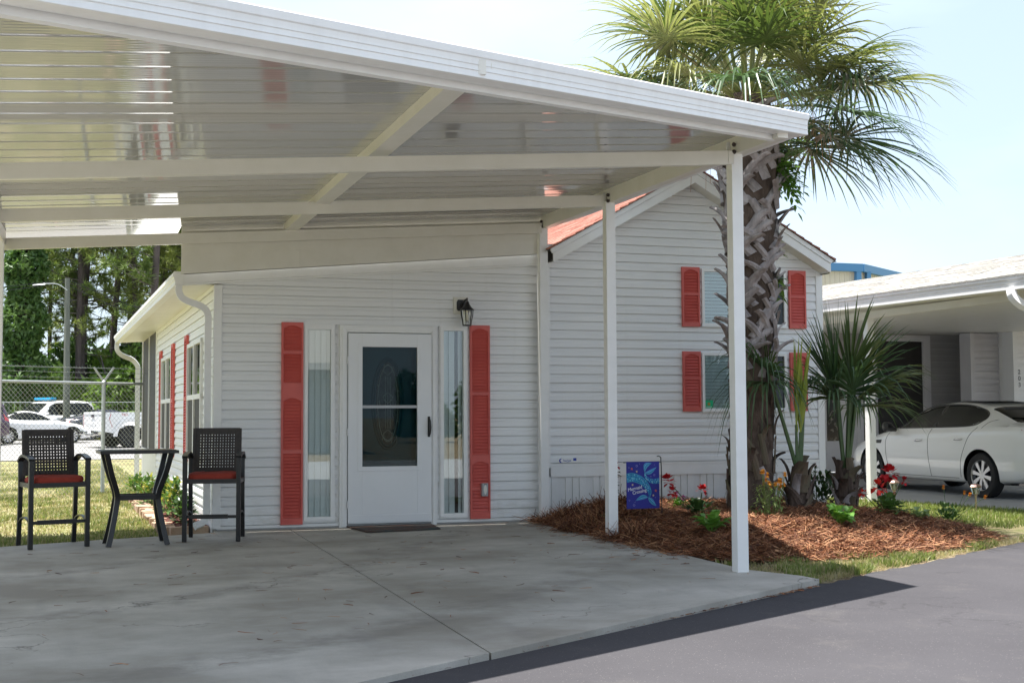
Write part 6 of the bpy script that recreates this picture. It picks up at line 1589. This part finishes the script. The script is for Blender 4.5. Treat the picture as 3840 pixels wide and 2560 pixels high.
# far fence, utility pole with street light
ff_ = thing('far_fence', (0, 66.5, .15), 'thin pale wire fence along the far side of the car park', 'fence')
for x in range(-16, 17, 4): mb = MB(); mb.tube([(x, 66.5+.1*x, .1), (x, 66.5+.1*x, 2.05)], .035, 6); mb.build('post', m_galv, ff_)
mb = MB()
for z in (2.0, 1.2, .4): mb.tube([(-16, 64.9, z), (16, 68.1, z)], .022, 5)
for i in range(130): mb.tube([(-16+i*.25, 66.5+.1*(-16+i*.25), .1), (-16+i*.25, 66.5+.1*(-16+i*.25), 2.0)], .006, 3)
mb.build('rails_and_wires', m_galv, ff_)
up = thing('utility_pole', (-1.13, 65.0, .15), 'weathered grey timber utility pole with a bracket lamp and sagging wires', 'utility pole')
mb = MB(); mb.tube([(-1.10, 65, 0), (-1.16, 65, 7.95)], [.18, .12], 12); mb.build('pole', mat('weathered pole timber', (.15, .16, .13), .9, (.10, .11, .09), 5.0, (4, 4, .4)), up, smooth=True)
mb = MB(); mb.tube(arc([(-1.15, 64.9, 7.35), (-1.6, 64.7, 7.62), (-2.2, 64.5, 7.6)], 5), .022, 6); mb.ext([(-2.15, 64.45, 7.62), (-2.7, 64.3, 7.52), (-2.7, 64.2, 7.48), (-2.15, 64.35, 7.55)], (0, .2, 0)); mb.build('street_lamp', m_galv, up)
mb = MB()
def wire(a, b, sag, r_=.018):
    a, b = Vector(a), Vector(b); mb.tube([a.lerp(b, i/16)-Vector((0, 0, sag*4*(i/16)*(1-i/16))) for i in range(17)], r_, 4, cap=False)
wire((-1.16, 65, 7.9), (-32, 60, 9.0), 1.8); wire((-1.16, 65, 7.75), (-32, 60, 8.6), 1.8); wire((-1.16, 65, 7.9), (30, 74, 8.2), 3.4); wire((-1.16, 65, 7.6), (30, 74, 7.9), 3.6); wire((-1.16, 65, 7.3), (2.1, 67, .3), 0, .012)
mb.build('wires', m_black, up)

# far metal building
fbld = thing('metal_building', (39.7, 60, 0), 'tall beige ribbed metal building with blue trim rising behind the neighbouring roof', 'building')
m_beige = mat('beige ribbed metal', (.56, .52, .43), .55, (.52, .48, .39), .5); m_btrim = mat('blue metal trim', (.06, .20, .40), .45)
mb = MB(); C0, C1, C2 = Vector((39.7, 60, 0)), Vector((20, 60, 0)), Vector((60, 74.1, 0))
for a, b in ((C1, C0), (C0, C2)):
    n = int((b-a).length/.3); d = (b-a)/n; nv_ = Vector((d.y, -d.x, 0)).normalized()
    for i in range(n):
        p = a+d*i; mb.quad(p, p+d*.75, p+d*.75+Vector((0, 0, 9.0)), p+Vector((0, 0, 9.0))); q = p+d*.8+nv_*.04
        mb.quad(p+d*.75, q, q+Vector((0, 0, 9)), p+d*.75+Vector((0, 0, 9))); mb.quad(q, p+d*.95+nv_*.04, p+d*.95+nv_*.04+Vector((0, 0, 9)), q+Vector((0, 0, 9))); mb.quad(p+d*.95+nv_*.04, p+d, p+d+Vector((0, 0, 9)), p+d*.95+nv_*.04+Vector((0, 0, 9)))
mb.build('wall', m_beige, fbld)
mb = MB()
for a, b in ((C1, C0), (C0, C2)): mb.bar(a+Vector((0, -.15, 9.15)), b+Vector((0, -.15, 9.15)), .35, .42)
mb.add([C1+Vector((0, 0, 9.3)), C0+Vector((0, 0, 9.3)), C2+Vector((0, 0, 9.3)), Vector((30, 90, 9.9))], [(0, 1, 2, 3)])
mb.build('eave_trim', m_btrim, fbld)
mb = MB(); mb.box(39.3, 39.6, 59.7, 59.95, 0, 9); mb.box(40.15, 40.4, 60.0, 60.25, 0, 9); mb.build('downspout', m_btrim, fbld)

# ================================================================== trees beyond the car park
m_pin = [leaf_mat('pine needles '+k, a, b, .5, .30, .8) for k, a, b in (('olive', (.15, .19, .05), (.25, .29, .08)), ('green', (.09, .14, .035), (.17, .23, .06)))]
m_ptr = mat('pine bark', (.105, .085, .078), .95, (.055, .043, .04), 3.0, (3, 3, .6), world=False); m_brn = mat('bare branch', (.11, .095, .085), .9, world=False)
def tri_cloud(C, n, ln, wd, rs, upb=.0):
    """n thin triangles around every centre"""
    m = len(C)*n; B = np.repeat(C, n, 0); d = rs.normal(0, 1, (m, 3)); d[:, 2] += upb; d /= np.linalg.norm(d, axis=1)[:, None]
    s = np.cross(d, rs.normal(0, 1, (m, 3))); s /= np.linalg.norm(s, axis=1)[:, None]+1e-9; L = ln*rs.uniform(.5, 1.2, m)[:, None]
    return np.stack([B-s*wd/2, B+s*wd/2, B+d*L], 1).reshape(-1, 3)
def pine_meshes(seed, H=17.0):
    rs = np.random.RandomState(seed); rg = random.Random(seed); mb = MB(); n = 10; lx_, ly_ = rg.uniform(-.6, .6), rg.uniform(-.6, .6); ph = rg.uniform(0, 6)
    ax = lambda u: (lx_*u*u+.12*sin(u*5+ph), ly_*u*u+.1*sin(u*4+ph*2))
    mb.tube([(*ax(i/n), H*i/n-.3) for i in range(n+1)], [.20*(1-.72*i/n) for i in range(n+1)], 9)
    br = MB(); C = []
    z = H*rg.uniform(.22, .34)
    while z < H*.99:
        u = z/H; a = rg.uniform(0, 2*pi); L = (2.9*(1-u)**.6+.5)*rg.uniform(.5, 1.15); dead = u < .42 and rg.random() < .55
        p0 = Vector((*ax(u), z)); d = Vector((cos(a), sin(a), rg.uniform(-.15, .35))); pts = [p0]
        for j in range(1, 6): d = (d+Vector((rg.uniform(-.15, .15), rg.uniform(-.15, .15), rg.uniform(-.06, .16)))).normalized(); pts.append(pts[-1]+d*L/5)
        br.tube(pts, [.05*(1-u*.5)*(1-.16*j) for j in range(6)], 4, cap=False)
        if not dead:
            for j in range(2, 6):
                for q in range(rg.randint(1, 3)): C.append(pts[j]+Vector((rg.gauss(0, .28), rg.gauss(0, .28), rg.gauss(0, .2))))
        z += rg.uniform(.16, .42)
    T = tri_cloud(np.array([tuple(c) for c in C]), 26, .42, .050, rs, .35)
    return mb, br, T
def shrub_meshes(seed, R, nl, ls):
    rs = np.random.RandomState(seed); cl = []
    for i in range(16): d = rs.normal(0, 1, 3); d[2] = abs(d[2]); d /= np.linalg.norm(d); cl.append(d*rs.uniform(.45, .95)*np.array(R))
    cl = np.array(cl); idx = rs.randint(0, len(cl), nl); g_ = rs.normal(0, 1, (nl, 3)); g_ /= np.linalg.norm(g_, axis=1)[:, None]
    P = cl[idx]+g_*(rs.uniform(.5, 1, nl)**.5)[:, None]*np.array(R)*.36; P[:, 2] = np.abs(P[:, 2]); P[:, 2] += .1
    return tri_cloud(P, 2, ls, ls*.55, rs, .1)
P_LAB = 'tall slender pine with a bare lower trunk in the wood beyond the car park'
def tri_obj(name, T, m_, parent): return raw(name, T, np.arange(len(T)).reshape(-1, 3), m_, parent)
protos = []
for v in range(5):
    e = thing('pine_tree', (0, 0, 0), P_LAB, 'pine tree', 'pines in the wood beyond the car park', 0, local=True)
    tm, bm_, T = pine_meshes(100+v); tr = tm.build('trunk', m_ptr, e, smooth=True); bm_.build('branches', m_brn, tr); tri_obj('crown', T, m_pin[v % 2], e); protos.append(e)
rr = random.Random(77); used = [False]*5
def place(protos, used, v, x, y, s, rz, z=.1, lab=None, grp=True, lean=0.0):
    o = protos[v] if not used[v] else copy_tree(protos[v]); used[v] = True
    o.location = (x, y, z); o.scale = (s, s, s); o.rotation_euler = (0, lean, rz)
    if lab:
        o['label'] = lab
        if not grp and 'group' in o: del o['group']
    return o
spots = []
for i in range(46):
    y = rr.uniform(70, 96); x = rr.uniform(-.125, .125)*y; spots.append((x, y))
for i in range(14): spots.append((rr.choice([-1, 1])*rr.uniform(11, 24), rr.uniform(68, 92)))
for i, (x, y) in enumerate(spots): place(protos, used, i % 5, x, y, rr.uniform(.92, 1.35), rr.uniform(0, 6.3))
place(protos, used, 1, -.72, 70.5, 1.0, 1.0, lab='thick trunked pine standing just right of the utility pole', grp=False)
place(protos, used, 3, 2.6, 69.0, 1.3, 2.0, lab='pine leaning to the left, in front of the other trunks by the house eave', grp=False, lean=-.12)
S_LAB = ['dark green understorey tree at the foot of the pines', 'light green bushy tree at the foot of the pines', 'yellow green shrub along the far fence']
sm_ = [leaf_mat('understorey dark', (.035, .075, .02), (.07, .13, .03), .45, .35, 1.5), leaf_mat('understorey light', (.13, .23, .04), (.23, .34, .065), .45, .35, 1.5), leaf_mat('understorey yellow', (.22, .26, .05), (.34, .35, .08), .5, .35, 1.5)]
sp_ = []
for v, (R, nl, ls) in enumerate((((2.2, 2.0, 3.8), 5200, .30), ((1.9, 1.8, 2.9), 4200, .26), ((1.5, 1.3, 1.25), 2400, .20))):
    e = thing('understorey_tree' if v < 2 else 'wild_shrub', (0, 0, 0), S_LAB[v], 'tree' if v < 2 else 'shrub', ['dark understorey trees', 'light understorey trees', 'shrubs along the far fence'][v], 0, local=True)
    tri_obj('crown', shrub_meshes(200+v, R, nl, ls), sm_[v], e); mb = MB()
    for i in range(4): a = i*1.7; mb.tube([(0, 0, -.2), (R[0]*.25*cos(a), R[1]*.25*sin(a), R[2]*.5), (R[0]*.45*cos(a), R[1]*.45*sin(a), R[2]*.95)], [.09, .06, .02], 5)
    mb.build('trunk', m_brn, e); sp_.append(e)
us = [False]*3
rr = random.Random(31)
for i in range(26): x = -15+30*i/25+rr.uniform(-.6, .6); place(sp_, us, 0, x, rr.uniform(74, 90), rr.uniform(.9, 1.55), rr.uniform(0, 6.3))
for i in range(14): x = -12+24*i/13+rr.uniform(-.9, .9); place(sp_, us, 1, x, rr.uniform(70, 76), rr.uniform(.7, 1.3), rr.uniform(0, 6.3))
for i in range(16): x = -12+24*i/15+rr.uniform(-.6, .6); place(sp_, us, 2, x, rr.uniform(67.6, 69.2), rr.uniform(.55, 1.15), rr.uniform(0, 6.3))
for x, y, s, v in ((2.9, 69.5, 1.25, 1), (.6, 70, 1.1, 1), (-4.6, 69.6, 1.15, 1), (-1.9, 69.8, 1.25, 1), (4.6, 70.5, 1.3, 1), (1.7, 71.5, 1.6, 1)): place(sp_, us, v, x, y, s, x)
# vine covered trunk at the left
vt = thing('vine_covered_tree', (-3.55, 69.0, .1), 'dark tree wrapped in climbing vines, a tall green column left of the utility pole', 'tree')
mb = MB(); mb.tube([(-3.55, 69, 0), (-3.45, 69, 6), (-3.2, 69, 12.5), (-3.1, 69, 16)], [.3, .24, .18, .1], 8); mb.build('trunk', m_ptr, vt)
rs = np.random.RandomState(5); n = 9000; zz = rs.uniform(.2, 13.5, n); rad = np.interp(zz, [0, 3, 6, 10, 13.5], [1.5, 1.25, 1.05, .9, .5])*rs.uniform(.3, 1.0, n)**.5*(1+.25*np.sin(zz*2.3)); an = rs.uniform(0, 2*pi, n)
tri_obj('crown', tri_cloud(np.column_stack([-3.5+.03*zz+rad*np.cos(an), 69+rad*np.sin(an), zz]), 2, .30, .17, rs, -.2), leaf_mat('vine leaves', (.055, .12, .03), (.12, .20, .05), .45, .3, 1.0), vt)
# across the road, behind the camera: it shades the low sky and shows as a reflection in the sidelights and the door glass
ch = thing('cottage', (3.0, -19.0, -.1), 'grey blue cottage with a white roof edge across the road, reflected in the sidelight glass', 'house')
mb = MB(); siding(mb, (0, -19, 0), (-1, 0, 0), (0, 1, 0), -.1, 26, lambda z: -9.0, lambda z: 6.0, ztop=3.2, h=.13); mb.build('front_wall', mat('grey blue siding', (.22, .28, .31), .6), ch)
mb = MB(); mb.add([(-6.5, -18.5, 3.1), (9.5, -18.5, 3.1), (9.5, -23, 5.2), (-6.5, -23, 5.2)], [(0, 1, 2, 3)]); mb.build('roof', m_shingle_w, ch)
mb = MB(); mb.box(-6.5, 9.5, -18.52, -18.45, 2.95, 3.2); mb.build('fascia', m_white, ch)
mb = MB(); mb.box(-1.0, .2, -19.02, -18.95, .9, 2.1); mb.box(4, 5.2, -19.02, -18.95, .9, 2.1); mb.build('window', m_cglass, ch)
ap = MB(); ap.add([(-9, -3.2, -.115), (14, 3.5, -.115), (14, -10.3, -.10), (-9, -8.2, -.10)], [(0, 1, 2, 3)]); tag(ap.build('concrete_apron', m_conc2), kind='structure')
e = thing('reflected_shrub', (.6, -15.4, -.1), 'rounded shrub in front of the cottage across the road', 'shrub', None, 0, local=True); tri_obj('leaves', shrub_meshes(300, (.8, .7, 1.2), 2600, .12), sm_[1], e)
B_LAB = 'unseen broad tree added across the road to block low sky light'
rr = random.Random(8)
for i in range(26):  # unseen ring of trees, added to cut the low sky light behind the camera
    a = radians(-172 + i*172/25 - 4); d = rr.uniform(38, 48)
    o = place(sp_, us, 0, 3+d*cos(a), d*sin(a)*.9+2, rr.uniform(.8, 1.2), rr.uniform(0, 6.3), lab=B_LAB); o['group'] = 'unseen trees added across the road'
